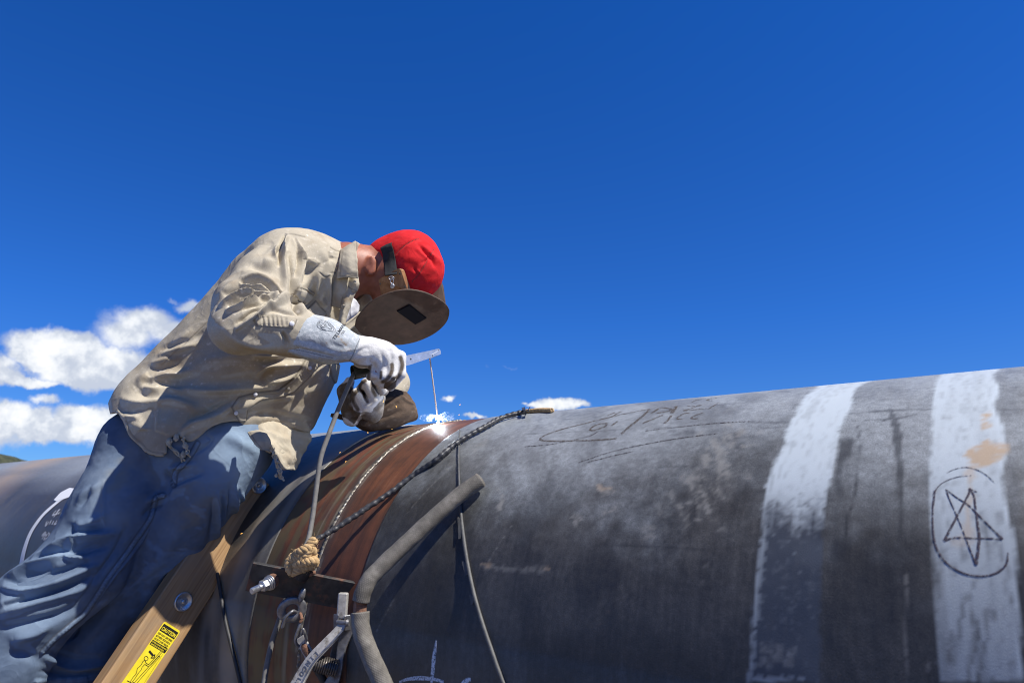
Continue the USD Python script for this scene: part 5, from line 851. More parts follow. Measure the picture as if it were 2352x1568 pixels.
hemd, _, _ = line_dist(P2, smooth_line(X('E', (178, 842), (222, 900), (248, 985), (285, 1065), (335, 1118), (400, 1172), (432, 1212), (500, 1247), (600, 1258)), 6))
m = fr_face & (pv[:, 2] > 1.5); REL += .0022*np.exp(-(hemd/4.5)**4)*m; SEAM = np.maximum(SEAM, .35*np.exp(-((hemd - 6.5)/1.2)**2)*m)
v = v + n_*REL[:, None]
N1 = fbm(v*26, 4, 61); N2 = fbm(v*120, 3, 62); N3 = fbm(v*7, 3, 63)
edge_w = np.zeros(len(v)); spots = sstep(meshkit.noise(v*150 + 7, 66)*.6 + N2*.4, .70, .80)*sstep(meshkit.noise(v*9, 67), .45, .65)
dirt = .55*sstep(N1*.5 + N3*.5, .52, .72) + .5*np.exp(-(line_dist(P2, X('E', (880, 820), (760, 960), (600, 1150)))[0]/26)**2)*fr_face + .45*np.exp(-(line_dist(P2, X('E', (1540, 540), (1580, 440)))[0]/16)**2)*fr_face*(pv[:, 2] > 1.6)
kk = np.stack([np.clip(.9*spots + .25*sstep(N2, .6, .75), 0, 1), np.clip(dirt, 0, .8), np.clip(SEAM*1.1, 0, .9)], 1)
SHV, SHF = v, f_
SHIRT = obj('shirt', (v, f_), M_shirt, MAN, attrs={'k': kk})

# front-surface lookup: lays trim on what the camera sees
from scipy.interpolate import LinearNDInterpolator
from scipy.spatial import cKDTree
class Front:
    def __init__(self, v, f, zr=(0, 9)):
        p = proj(v); n = normals(v, f); m = (np.einsum('ij,ij->i', n, EYE - v) > .0) & (p[:, 2] > zr[0]) & (p[:, 2] < zr[1]); p = p[m]
        key = np.round(p[:, :2]/2.5).astype(int); o = np.lexsort((p[:, 2], key[:, 1], key[:, 0])); p, key = p[o], key[o]; first = np.r_[True, (np.diff(key, axis=0) != 0).any(1)]
        p = p[first]; self.t = cKDTree(p[:, :2]); self.p = p
    def __call__(self, xy, off=0.0):
        xy = np.atleast_2d(np.asarray(xy, float))[:, :2]; d, i = self.t.query(xy, k=6); w = 1/(d + .6)**2; z = (self.p[i, 2]*w).sum(1)/w.sum(1)
        return np.array([at(x, y, zz - off) for (x, y), zz in zip(xy, z)])
def snap_on(front, c, x_, y_, r, m, parent, name='snap', off=.003):
    o = front(X(c, (x_, y_)), off)[0]; a = front(X(c, (x_+18, y_)))[0] - front(X(c, (x_-18, y_)))[0]; b = front(X(c, (x_, y_-18)))[0] - front(X(c, (x_, y_+18)))[0]; n = np.cross(unit(a), unit(b)); n *= -np.sign(n @ FW); n = unit(n - .5*FW)
    return obj(name, placed(lathe([(0, .0022), (r*.55, .0020), (r*.85, .0012), (r, -.001), (r*.9, -.003), (0, -.003)], 20), look(o, n, RT)), m, parent)
M_pearl = mat('pearl_snap', {'p': ('principled_bsdf', {'base_color': (.72, .72, .74), 'roughness': .22, 'coat_weight': .5})}, [], 'p.BSDF')
M_ringm = simple('snap_metal', (.30, .27, .22), (.45, .42, .36), .35, .8, 200)
FA = Front(SHV, SHF, (1.3, 1.64)); FB = Front(SHV, SHF, (1.62, 2.2))
snap_on(FA, 'A', 2196, 1158, .0058, M_pearl, SHIRT)
for x_, y_, m_ in ((2025, 415, M_pearl), (1818, 620, M_ringm), (1500, 668, M_pearl), (1312, 850, M_pearl)): snap_on(FB, 'E', x_, y_, .0052, m_, SHIRT)

def patch(rows, thick, nu=10, nv=10):      # a cloth or leather piece from a net of control points, with thickness
    G = np.array([smooth_line(r, nu) for r in rows]); G = np.array([smooth_line(G[:, j], nv) for j in range(G.shape[1])]).transpose(1, 0, 2); a, b = G.shape[:2]
    gu = np.gradient(G, axis=0); gv_ = np.gradient(G, axis=1); n = np.cross(gu, gv_); n /= np.linalg.norm(n, axis=-1, keepdims=True) + 1e-12
    top, bot = G + n*thick/2, G - n*thick/2; V = np.vstack([top.reshape(-1, 3), bot.reshape(-1, 3)]); i, j = np.meshgrid(np.arange(a-1), np.arange(b-1), indexing='ij'); q = np.stack([i*b+j, (i+1)*b+j, (i+1)*b+j+1, i*b+j+1], -1).reshape(-1, 4)
    o = a*b; rim = np.concatenate([np.arange(b-1), np.arange(b-1, a*b-1, b), np.arange(a*b-1, (a-1)*b, -1), np.arange((a-1)*b, 0, -b)]); r2 = np.roll(rim, -1)
    q = np.vstack([q, q[:, ::-1] + o, np.stack([rim, r2, r2 + o, rim + o], 1)]); m = trimesh.Trimesh(V, tri(q), process=False); m.fix_normals(); return m
def cloth(name, mesh, m, parent, seam=None, amp=.0016, label=None, dirt=.3):
    v, f = np.asarray(mesh.vertices), np.asarray(mesh.faces); n = normals(v, f); v = v + n*((fbm(v*60, 3, 71) - .5)*amp*2)[:, None]; N = fbm(v*30, 4, 72)
    sm = np.zeros(len(v))
    if seam is not None: sm = .5*np.exp(-(line_dist(proj(v)[:, :2], seam)[0]/1.3)**2)
    return obj(name, (v, f), m, parent, attrs={'k': np.stack([0*N, dirt*sstep(N, .5, .7), sm], 1)}, label=label)
pt = lambda c, *r: D3(c, *r)
# collar: turned-down flap by the ear, the far side standing up behind the neck, its underside stand with a snap
cloth('collar_flap', patch([pt('B', (200, 315, 1.795), (290, 260, 1.79), (385, 205, 1.80)), pt('B', (185, 430, 1.765), (290, 420, 1.755), (400, 400, 1.765)), pt('B', (168, 560, 1.755), (290, 560, 1.745), (410, 545, 1.755)), pt('B', (150, 676, 1.755), (280, 655, 1.745), (417, 672, 1.757))], .004), M_shirt, SHIRT, X('B', (225, 330), (205, 460), (185, 640), (400, 640)), amp=.0022)
cloth('collar_back', patch([pt('B', (383, 206, 1.80), (430, 235, 1.86), (485, 285, 1.92), (532, 352, 1.97)), pt('B', (372, 330, 1.80), (430, 345, 1.86), (480, 370, 1.92), (525, 400, 1.97)), pt('B', (340, 470, 1.80), (420, 470, 1.86), (480, 470, 1.92), (520, 480, 1.96))], .004), M_shirt, SHIRT, amp=.001)
cloth('collar_stand', patch([pt('B', (300, 640, 1.775), (370, 640, 1.765), (415, 660, 1.775)), pt('B', (265, 740, 1.770), (370, 740, 1.758), (425, 740, 1.768)), pt('B', (290, 830, 1.775), (350, 840, 1.765), (400, 830, 1.772))], .004), M_shirt, SHIRT, X('B', (260, 760), (330, 800), (400, 826)), dirt=.8)
cloth('front_edge', patch([pt('B', (255, 745, 1.772), (310, 790, 1.764), (400, 825, 1.774)), pt('B', (225, 900, 1.762), (280, 920, 1.755), (350, 920, 1.768)), pt('B', (195, 1050, 1.755), (240, 1060, 1.748), (290, 1090, 1.762)), pt('B', (170, 1230, 1.748), (205, 1250, 1.742), (240, 1255, 1.755))], .004), M_shirt, SHIRT, dirt=.7)
cloth('front_panel', patch([pt('B', (100, 545, 1.775), (200, 590, 1.762), (310, 645, 1.768)), pt('B', (90, 700, 1.775), (180, 720, 1.762), (290, 745, 1.763)), pt('B', (80, 860, 1.78), (160, 870, 1.766), (255, 900, 1.762)), pt('B', (70, 1010, 1.79), (140, 1030, 1.775), (220, 1060, 1.762))], .005), M_shirt, SHIRT, X('B', (62, 560), (66, 800), (60, 1000)), amp=.002, dirt=.5)
for x_, y_, d_ in ((368, 740, 1.754), (227, 1020, 1.744)):
    o_ = pt('B', (x_, y_, d_))[0]; obj('snap', placed(lathe([(0, .0008), (.0022, .0008), (.0026, .0022), (.0044, .0022), (.0050, 0), (.004, -.002), (0, -.002)], 20), look(o_, -FW - .3*UP, RT)), M_ringm, SHIRT)
cloth('undershirt', patch([pt('B', (330, 905, 1.80), (380, 940, 1.805), (432, 1005, 1.82)), pt('B', (290, 1010, 1.785), (345, 1035, 1.795), (415, 1090, 1.82)), pt('B', (250, 1120, 1.778), (300, 1130, 1.79), (360, 1150, 1.815)), pt('B', (215, 1250, 1.768), (240, 1235, 1.78), (290, 1190, 1.81))], .003), M_tee, MAN, amp=.0012)
cloth('far_front', patch([pt('B', (440, 1085, 1.80), (420, 1150, 1.80), (390, 1240, 1.80)), pt('B', (370, 1150, 1.785), (350, 1200, 1.785), (370, 1270, 1.79)), pt('B', (250, 1240, 1.765), (250, 1290, 1.765), (300, 1330, 1.77))], .004), M_shirt, SHIRT, dirt=.8)
# left front tail hanging by the thigh, its torn hem and the tab of the placket
cloth('shirt_tail', patch([pt('E', (1330, 860, 1.752), (1500, 830, 1.762), (1700, 850, 1.782), (1900, 930, 1.807), (2010, 1010, 1.832)), pt('E', (1400, 960, 1.717), (1560, 960, 1.722), (1720, 1000, 1.737), (1880, 1050, 1.777), (2030, 1090, 1.817)), pt('E', (1500, 1080, 1.702), (1620, 1100, 1.697), (1740, 1150, 1.717), (1880, 1180, 1.757), (1995, 1180, 1.802)), pt('E', (1570, 1160, 1.702), (1660, 1190, 1.687), (1750, 1260, 1.707), (1860, 1280, 1.742), (1940, 1270, 1.787)), pt('E', (1650, 1215, 1.702), (1700, 1260, 1.692), (1775, 1385, 1.707), (1830, 1392, 1.732), (1885, 1402, 1.762))], .005, 8, 8), M_shirt, SHIRT, amp=.006)
cloth('placket_tab', patch([pt('E', (1430, 1040, 1.644), (1510, 1020, 1.642), (1590, 1030, 1.650)), pt('E', (1500, 1150, 1.622), (1560, 1110, 1.620), (1640, 1120, 1.630)), pt('E', (1545, 1200, 1.614), (1600, 1215, 1.614), (1645, 1236, 1.624))], .006), M_shirt, SHIRT, X('E', (1400, 960), (1500, 1120), (1560, 1190)), amp=.003)
th_ = []; tr_ = np.random.default_rng(5)
for a_, b_, d0 in (((640, 1130), (800, 1300), 1.60), ((800, 1090), (850, 1250), 1.60), ((1650, 1190), (1720, 1330), 1.620), ((1700, 1330), (1760, 1480), 1.63)):
    for k in range(5):
        p_ = [np.array(a_) + (np.array(b_) - a_)*t + tr_.normal(0, 11, 2) for t in np.linspace(0, 1, 7)]; th_.append(tube(smooth_line(D3('E', *[(x_, y_, d0 + tr_.normal(0, .004)) for x_, y_ in p_]), 5), tr_.uniform(.0012, .0026), 6, dome_ends=True))
for c_, r_ in (((665, 1120), 40), ((735, 1085), 34), ((800, 1250), 34), ((820, 1160), 28), ((1740, 1420), 26), ((1700, 1450), 20)):
    s_ = trimesh.creation.icosphere(3, 1.0); vv_ = np.asarray(s_.vertices); vv_ = vv_*(1 + .9*(fbm(vv_*2.2 + c_[0], 3, 9) - .5))[:, None]*(r_*.238/1568*1.6)*[1, .6, 1]; th_.append(trimesh.Trimesh(vv_ + D3('E', (*c_, 1.60 if c_[0] < 1000 else 1.625))[0], s_.faces, process=False))
obj('frayed_hem', cat(*th_), M_shirt, SHIRT, kind='stuff')

# ------------------------------------------------------------------ jeans
JB = PELV + LEG_A + LEG_B
lo = np.array([np.minimum(b[0], b[1]) for b in JB]).min(0) - .13; hi = np.array([np.maximum(b[0], b[1]) for b in JB]).max(0) + .13
F = Field(lo, hi, .0052).add(PELV, .06).add(LEG_A, .04).add(LEG_B[:1], .03).add(LEG_B[1:], .010)
near = F.f < .05; g = F.grid()[near]; pg = proj(g); shell = np.maximum(F.f, -(F.f + .0115)); cut = np.full(F.f.shape, -.2, np.float32)
cb = at(138, 1570, 1.585); nb = unit(at(100, 1600, 1.575) - at(160, 1530, 1.60)); rel = g - cb; isB = np.minimum(bone_d(LEG_B[-1], g), bone_d(LEG_B[-2], g)) < np.minimum(bone_d(LEG_A[-1], g), np.minimum(bone_d(LEG_A[-2], g), bone_d(LEG_A[-3], g))); c_ = np.where((np.linalg.norm(rel, axis=1) < .15) & isB, (rel @ nb) - .010, -.2); cut[near] = c_
ca = at(-130, 1740, 1.40); na = unit(at(-160, 1800, 1.39) - at(-80, 1640, 1.42)); rel = g - ca; cut[near] = np.maximum(cut[near], np.where(np.linalg.norm(rel, axis=1) < .16, (rel @ na), -.2))
wa_, wn_ = at(520, 880, 1.75), unit(at(560, 820, 1.76) - at(430, 1020, 1.73)); cut[near] = np.maximum(cut[near], (g - at(490, 905, 1.735)) @ wn_)
v, q = nets(F, np.maximum(shell, cut)); v, f_ = parts_of(v, q, 3000); v = smooth_mesh(v, f_, 3); v, f_ = fine(v, f_, 1)
J_ = lambda pts, w, amp, z=(1.3, 2.0), sharp=0: (X('2', *pts), w*.85, amp*1.35, z, sharp)
H_ = lambda pts, w, amp, z=(1.3, 2.0), sharp=0: (X('H', *pts), w*.85, amp*1.35, z, sharp)
JF = [H_([(560, 1200), (700, 1110), (850, 1060), (1000, 1035), (1200, 1010), (1283, 1000)], 9, .014), H_([(600, 1240), (760, 1190), (900, 1120), (1100, 1070)], 8, -.009), H_([(760, 1240), (800, 1170), (850, 1080)], 7, .006), H_([(740, 1230), (880, 1215), (1050, 1180), (1200, 1150)], 11, -.014), H_([(730, 1250), (800, 1275), (960, 1280)], 7, .010), H_([(100, 1500), (320, 1400), (600, 1290), (720, 1230)], 9, .014), H_([(150, 1560), (350, 1470), (600, 1400)], 11, -.010), H_([(340, 1370), (420, 1270), (560, 1200), (700, 1130)], 7, .006), H_([(380, 1330), (520, 1250), (660, 1190)], 6, -.007),
      H_([(850, 880), (950, 920), (1050, 880), (1200, 790)], 13, .008), H_([(900, 1000), (1050, 960), (1200, 930)], 11, -.008), H_([(1190, 420), (1180, 700), (1200, 960)], 6, .004), H_([(880, 660), (960, 560), (1090, 480), (1160, 420)], 9, .006), H_([(780, 1060), (830, 950), (860, 900)], 9, -.005), H_([(1050, 480), (1000, 560), (900, 700)], 7, -.006),
      J_([(30, 1040), (120, 1060), (230, 1040), (340, 1000), (520, 920)], 9, .013), J_([(50, 1000), (150, 1010), (300, 960), (480, 900)], 9, -.012), J_([(0, 1130), (100, 1100), (120, 1070)], 10, .006), J_([(20, 1180), (200, 1120), (400, 1060), (500, 1020)], 12, .010), J_([(40, 1130), (220, 1090), (420, 1020), (520, 960)], 9, -.012), J_([(40, 1260), (180, 1230), (330, 1190), (430, 1130)], 12, -.009), J_([(80, 1330), (200, 1290), (270, 1250)], 12, .008), J_([(60, 1400), (140, 1400), (200, 1440)], 14, -.006), J_([(360, 830), (400, 800), (540, 770)], 8, .005),
      # left leg: knee folds against the rail
      J_([(1210, 520), (1212, 640), (1195, 800)], 6, .009), J_([(1235, 520), (1245, 620), (1225, 740)], 7, -.008), J_([(1300, 480), (1308, 560), (1300, 650)], 5, .009), J_([(1325, 500), (1330, 580), (1320, 640)], 4, -.006), J_([(1270, 470), (1280, 560), (1270, 680)], 6, -.006), J_([(1345, 520), (1350, 590)], 4, .005), J_([(1180, 560), (1180, 700), (1150, 820)], 9, -.006), J_([(900, 540), (1000, 480), (1100, 430)], 12, .005), J_([(920, 400), (950, 460), (940, 520)], 6, -.009), J_([(950, 380), (990, 365), (1080, 360)], 7, .010), J_([(960, 480), (1020, 440), (1120, 400)], 8, -.007), J_([(820, 560), (870, 530), (910, 525)], 6, .009), J_([(800, 640), (850, 600), (900, 560)], 8, -.007),
      J_([(1000, 700), (900, 860), (800, 1010)], 22, .008), J_([(880, 560), (830, 700), (740, 830), (640, 960), (540, 1100), (470, 1190), (330, 1300)], 6, .005), J_([(700, 700), (640, 830), (520, 1000), (440, 1110)], 8, -.006), J_([(1040, 970), (940, 980), (880, 1040)], 9, -.006), J_([(900, 930), (760, 1060), (640, 1180)], 14, -.006), J_([(640, 1150), (520, 1280), (420, 1380)], 14, .006), J_([(300, 1400), (420, 1440), (560, 1430)], 10, -.007), J_([(250, 1430), (400, 1490), (600, 1460)], 9, .008), J_([(230, 1500), (400, 1520), (560, 1500)], 8, -.006), J_([(330, 1340), (400, 1300), (430, 1250)], 8, -.006),
      J_([(1130, 230), (1250, 200), (1380, 260), (1450, 330)], 16, .005), J_([(1150, 200), (1170, 230), (1080, 300)], 5, -.005)]
v = sculpt(v, f_, JF); n_ = normals(v, f_); v = v + n_*((fbm(v*[12, 12, 12] + 9, 3, 81) - .5)*.005 + (fbm(v*36, 3, 82) - .5)*.0026)[:, None]
pv = proj(v); P2 = pv[:, :2]; fr_face = np.einsum('ij,ij->i', n_, EYE - v) > 0; REL = np.zeros(len(v)); SEAM = np.zeros(len(v))
INS = smooth_line(X('2', (1095, 240), (1060, 300), (1020, 350), (975, 400), (965, 470)), 6); INS2 = smooth_line(X('2', (905, 528), (865, 545), (850, 600), (828, 665), (770, 750), (700, 850), (600, 985), (540, 1080), (470, 1180), (400, 1240), (300, 1325), (235, 1395)), 6)
WS = np.zeros(len(v))
for L in (INS, INS2):
    d, sd, fr = line_dist(P2, L); tot_ = np.linalg.norm(np.diff(L, axis=0), axis=1).sum(); m = fr_face
    REL += .0035*np.exp(-((d)/4.5)**4)*m; SEAM = np.maximum(SEAM, .75*np.exp(-((d - 6.0)/1.8)**2)*m)
    pk = .5 + .5*np.sin(fr*tot_/9.0*2*np.pi); REL += .0008*(pk-.5)*np.exp(-(d/5)**2)*m; WS = np.maximum(WS, .30*np.exp(-(d/3.2)**2)*(.35 + .65*pk)*m); WS = np.maximum(WS, .60*np.exp(-((d - 3.6)/.9)**2)*(np.sin(fr*tot_/3.2*2*np.pi) > -.2)*m)
hd, _, fr = line_dist(P2, smooth_line(X('2', (200, 1548), (330, 1550), (450, 1545), (560, 1525)), 6)); REL += .003*sstep(P2[:, 1]-np.interp(P2[:, 0], [80, 232], [1562, 1550]), -4, 2)*fr_face*(pv[:, 2] < 1.56)*(P2[:, 0] < 250)*(P2[:, 0] > 78)
WS = np.maximum(WS, .55*np.exp(-((hd - 3)/3.0)**2)*fr_face*(.4 + .6*(np.sin(fr*40) > 0)))
v = v + n_*REL[:, None]
N1 = fbm(v*22, 4, 91); N2 = fbm(v*90, 3, 92); N3 = fbm(v*6, 3, 93)
def blob(cx, cy, rx, ry, a, c='2', rot=0.0):
    o = np.array(X(c, (cx, cy))[0]); s = CROPS[c][2]; d = P2 - o; cr, sr = math.cos(rot), math.sin(rot); x_, y_ = (d[:, 0]*cr + d[:, 1]*sr)/(rx*s), (-d[:, 0]*sr + d[:, 1]*cr)/(ry*s); return a*np.exp(-(x_**2 + y_**2))*fr_face
wear = blob(1250, 250, 190, 150, .95) + blob(1180, 430, 210, 150, .55) + blob(1350, 380, 90, 130, .6) + blob(620, 430, 60, 300, .38, rot=.5) + blob(600, 640, 130, 80, .45) + blob(330, 820, 160, 40, .45, rot=-.4) + blob(120, 1080, 140, 60, .5, rot=-.4) + blob(230, 1190, 200, 50, .38, rot=-.35) + blob(130, 1330, 140, 110, .35) + blob(300, 880, 130, 25, .4, rot=-.45)
wear = np.clip(wear, 0, 1)*(.55 + .9*(N1 - .2)); dn = blob(680, 330, 60, 260, .50, rot=.4) + blob(1150, 560, 120, 200, .40) + blob(700, 520, 130, 120, .42) + blob(1040, 700, 90, 140, .35)
kk = np.stack([np.clip(np.maximum(wear, WS) + .06*sstep(N2, .55, .75), 0, .95), np.clip(dn*sstep(N1, .3, .55), 0, .7), SEAM*.8], 1)
JEANS = obj('jeans', (v, f_), M_jeans, MAN, attrs={'k': kk})
# boots, mostly below the picture
for nm, o_, dv_ in (('boot', at(120, 1600, 1.57), at(100, 1660, 1.555) - at(150, 1560, 1.58)), ('boot', at(-150, 1780, 1.39), at(-180, 1840, 1.38) - at(-130, 1730, 1.40))):
    dv_ = unit(dv_); toe = unit([.25, .95, 0]); b0_ = o_ - dv_*.02; hl = b0_ + dv_*.12
    Fb = Field(np.minimum(b0_, hl) - .24, np.maximum(b0_, hl) + .34, .008).add([bone(b0_, hl, .050, .048), bone(hl, hl + toe*.05, .046, .044), bone(hl + toe*.05, hl + toe*.16 - [0, 0, .018], .044, .036)], .03)
    vb, qb = nets(Fb); obj(nm, (smooth_mesh(vb, tri(qb), 2), tri(qb)), M_brown, MAN, smooth=True, attrs={'k': np.zeros((len(vb), 3))})
# ------------------------------------------------------------------ gloves
def glove_field(hand, fing, frad, thumb, h=.0028):
    bs = hand + fing + thumb; lo = np.array([np.minimum(b[0], b[1]) for b in bs]).min(0) - .06; hi = np.array([np.maximum(b[0], b[1]) for b in bs]).max(0) + .06
    F = Field(lo, hi, h).add(hand, .018).add(thumb, .010); Fg = Field(lo, hi, h).add(fing, .0035); k = .007; hh = np.maximum(k - np.abs(F.f - Fg.f), 0)/k; F.f = np.minimum(F.f, Fg.f) - hh*hh*k*.25
    return F
C_ = lambda pts, w, amp, z=(1.3, 2.0), sharp=0: (X('C', *pts), w, amp, z, sharp)
def lines_mask(P2, ok, specs):
    out = np.zeros(len(P2))
    for c, pts, w, a in specs: out = np.maximum(out, a*np.exp(-(line_dist(P2, smooth_line(X(c, *pts), 5))[0]/w)**4))
    return out*ok
def make_glove(name, F, foldlines, dirt_lines, dirt_polys, seams, zr, label, cutpl=None, base_dirt=0.0):
    f = F.f
    if cutpl is not None: f = np.maximum(f, ((F.grid() - cutpl[0]) @ cutpl[1]).astype(np.float32))
    v, q = nets(F, f); v, f_ = parts_of(v, q, 400); v = smooth_mesh(v, f_, 2); v, f_ = fine(v, f_, 1); v = sculpt(v, f_, foldlines); n_ = normals(v, f_); v = v + n_*((fbm(v*60, 3, 12) - .5)*.0016)[:, None]
    p = proj(v); P2 = p[:, :2]; ok = (np.einsum('ij,ij->i', n_, EYE - v) > -.2) & (p[:, 2] > zr[0]) & (p[:, 2] < zr[1]); N = fbm(v*70, 4, 14); N2 = fbm(v*200, 3, 15)
    d = lines_mask(P2, ok, dirt_lines)
    for c, po, a in dirt_polys: d = np.maximum(d, a*sstep(poly_sd(P2, X(c, *po)) + (N-.5)*7, -1, 1.5)*ok)
    # the palm side is grimy all over
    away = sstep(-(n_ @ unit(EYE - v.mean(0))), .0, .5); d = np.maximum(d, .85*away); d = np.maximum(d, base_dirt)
    s = lines_mask(P2, ok, seams); d = np.clip(d*(.95 + .6*(N-.45)), 0, 1)
    return obj(name, (v, f_), M_glove, MAN, attrs={'k': np.stack([.2*sstep(N2, .5, .7)*(1-d), d, .85*s], 1)}, label=label), (v, f_)
RFG = fingers(RF, FRr); LFG = fingers(LF, FRl)
wr_c = at(812, 800, 1.598); wr_n = unit(at(740, 768, 1.572) - at(830, 800, 1.605))
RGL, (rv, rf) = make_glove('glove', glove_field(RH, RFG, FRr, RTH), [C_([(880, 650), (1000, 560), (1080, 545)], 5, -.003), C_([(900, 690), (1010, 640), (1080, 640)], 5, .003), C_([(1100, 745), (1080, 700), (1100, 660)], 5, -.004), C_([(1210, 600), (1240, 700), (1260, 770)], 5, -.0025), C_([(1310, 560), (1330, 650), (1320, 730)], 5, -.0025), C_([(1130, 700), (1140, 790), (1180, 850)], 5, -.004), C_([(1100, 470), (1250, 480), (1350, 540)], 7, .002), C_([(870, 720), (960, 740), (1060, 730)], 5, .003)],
    [('C', [(1432, 655), (1452, 740), (1425, 840), (1395, 880)], 5.2, 1.0), ('C', [(1335, 735), (1332, 810), (1290, 890), (1230, 930)], 5.0, 1.0), ('C', [(1212, 820), (1205, 890)], 3.4, 1.0), ('C', [(860, 700), (960, 745), (1060, 755), (1100, 740)], 2.6, .6), ('C', [(1080, 760), (1070, 860), (1060, 930)], 4.5, .9)],
    [('C', [(1340, 880), (1420, 860), (1385, 930), (1380, 1000), (1310, 1035), (1245, 1010), (1250, 950)], .9)],
    [('C', [(1410, 650), (1440, 640), (1465, 700), (1455, 800)], .9, .6), ('C', [(1310, 740), (1335, 720), (1355, 760), (1340, 840)], .9, .6), ('C', [(1195, 830), (1212, 812), (1222, 860)], .9, .6), ('C', [(985, 410), (940, 500), (890, 620), (850, 690)], .9, .5)], (1.5, 1.75), 'white leather glove on the right hand', (wr_c, wr_n))
LPALM = [bone(cpt(1130, 1010, 1.812), cpt(960, 1190, 1.818), .024, .024)]
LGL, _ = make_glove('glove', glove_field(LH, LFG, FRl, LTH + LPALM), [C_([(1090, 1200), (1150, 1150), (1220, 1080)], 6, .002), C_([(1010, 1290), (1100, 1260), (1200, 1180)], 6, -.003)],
    [('C', [(1175, 885), (1115, 930), (1110, 1010), (1145, 1085)], 4.6, 1.0), ('C', [(1030, 915), (975, 960), (970, 1020), (1000, 1045)], 4.4, 1.0), ('C', [(1005, 1050), (1025, 1110), (1055, 1160)], 3.6, 1.0), ('C', [(940, 1030), (890, 1090), (890, 1160), (945, 1250)], 5.0, 1.0), ('C', [(880, 1150), (880, 1250), (960, 1290)], 4.0, .8)],
    [('C', [(690, 980), (860, 920), (900, 1050), (870, 1150), (900, 1260), (980, 1290), (900, 1420), (760, 1320), (700, 1150)], 1.0), ('C', [(980, 1280), (1100, 1270), (1240, 1100), (1290, 1010), (1500, 1000), (1600, 1400), (1000, 1500)], .8)],
    [('C', [(1155, 900), (1135, 960), (1160, 1060)], .8, .6), ('C', [(1000, 1050), (1040, 1080), (1065, 1140)], .8, .6), ('C', [(930, 1060), (910, 1130), (960, 1240)], .8, .6)], (1.5, 2.0), 'white glove with grimy palm on the left hand')
def gauntlet(name, bs, m, parent, cuts, k=.02, folds=(), attrs=None, label=None):
    lo = np.array([np.minimum(b[0], b[1]) for b in bs]).min(0) - .09; hi = np.array([np.maximum(b[0], b[1]) for b in bs]).max(0) + .09
    F = Field(lo, hi, .0036).add(bs, k); sh = np.maximum(F.f, -(F.f + .0075)); g = F.grid()
    for c, n in cuts: sh = np.maximum(sh, ((g - c) @ n).astype(np.float32))
    v, q = nets(F, sh); v, f_ = parts_of(v, q, 300); v = smooth_mesh(v, f_, 2); v, f_ = fine(v, f_, 1); v = sculpt(v, f_, folds); n_ = normals(v, f_); v = v + n_*((fbm(v*45, 3, 22) - .5)*.0013)[:, None]
    at_ = attrs(v, n_) if attrs else np.zeros((len(v), 3)); return obj(name, (v, f_), m, parent, attrs={'k': at_}, label=label), v, f_
def rg_attr(v, n_):
    P2 = proj(v)[:, :2]; N = fbm(v*40, 4, 23); N2 = fbm(v*160, 3, 24); ok = np.einsum('ij,ij->i', n_, EYE - v) > 0
    d = lines_mask(P2, ok, [('C', [(725, 420), (770, 470), (810, 510)], 3.2, .8), ('C', [(120, 540), (300, 600), (500, 660), (700, 690), (850, 690)], 3.0, .45), ('C', [(330, 122), (240, 250), (160, 420), (110, 520)], 1.6, .4), ('C', [(600, 660), (720, 600), (850, 560)], 5.0, .35), ('C', [(590, 490), (620, 490)], 3, .6)])
    d = np.maximum(d*sstep(N2, .3, .6), .30*sstep(N, .55, .75)); s = lines_mask(P2, ok, [('C', [(118, 535), (300, 575), (480, 620), (660, 660)], .9, .7), ('C', [(985, 410), (940, 500), (890, 620), (850, 690)], 1.0, .7)])
    return np.stack([.35*sstep(N2, .5, .7), np.clip(d, 0, .8), s], 1)
c_open = D3('C', (212, 360, 1.548))[0]; n_open = unit(unit(at(697, 714, 1.548) - at(652, 812, 1.548)))
ax_g = unit(at(735, 776, 1.575) - at(675, 763, 1.548)); e_l = unit(D3('C', (335, 118, 1.55))[0] - D3('C', (92, 530, 1.55))[0]); n_cut = -unit(ax_g - e_l*(ax_g @ e_l))
GA, gv2, gf2 = gauntlet('gauntlet', RG_, M_gaunt, RGL, [(D3('C', (212, 325, 1.55))[0], n_cut), (at(816, 800, 1.600), -wr_n*1.0)], .03, [C_([(115, 520), (300, 560), (500, 610), (690, 650)], 4, -.003), C_([(110, 560), (300, 620), (500, 670)], 5, .004), C_([(100, 520), (120, 620), (180, 650)], 5, .003), C_([(600, 480), (700, 520), (850, 540)], 8, -.002), C_([(750, 610), (850, 560)], 6, .003)], rg_attr)
FG = Front(gv2, gf2)
def draw_on(front, name, lines, r, m, parent, off=.0004):
    out = []
    for c, pts in lines: out.append(tube(front(smooth_line(X(c, *pts), 5), off), r, 5))
    obj(name, cat(*out), m, parent)
M_print = mat('black_print', {'p': ('principled_bsdf', {'base_color': (.03, .032, .04), 'roughness': .8})}, [], 'p.BSDF')
ths = np.linspace(0, 2*np.pi, 30)
draw_on(FG, 'printed_emblem', [('C', [(478, 300), (484, 262), (510, 234), (545, 230), (600, 250), (650, 288), (697, 352), (640, 353), (570, 346), (515, 328), (478, 300)]), ('C', [(490, 300), (494, 268), (515, 246), (545, 242), (595, 260), (640, 295), (675, 342)]),
    ('C', [(548 + (34 + 4*np.cos(6*t))*np.cos(t), 288 + (26 + 3*np.cos(6*t))*np.sin(t)) for t in ths]), ('C', [(548 + 18*np.cos(t), 290 + 15*np.sin(t)) for t in ths]), ('C', [(585, 300), (620, 325), (645, 330), (635, 305), (605, 280)]), ('C', [(520, 312), (545, 330), (580, 340)]), ('C', [(500, 262), (515, 252), (508, 270)])], .00042, M_print, GA)
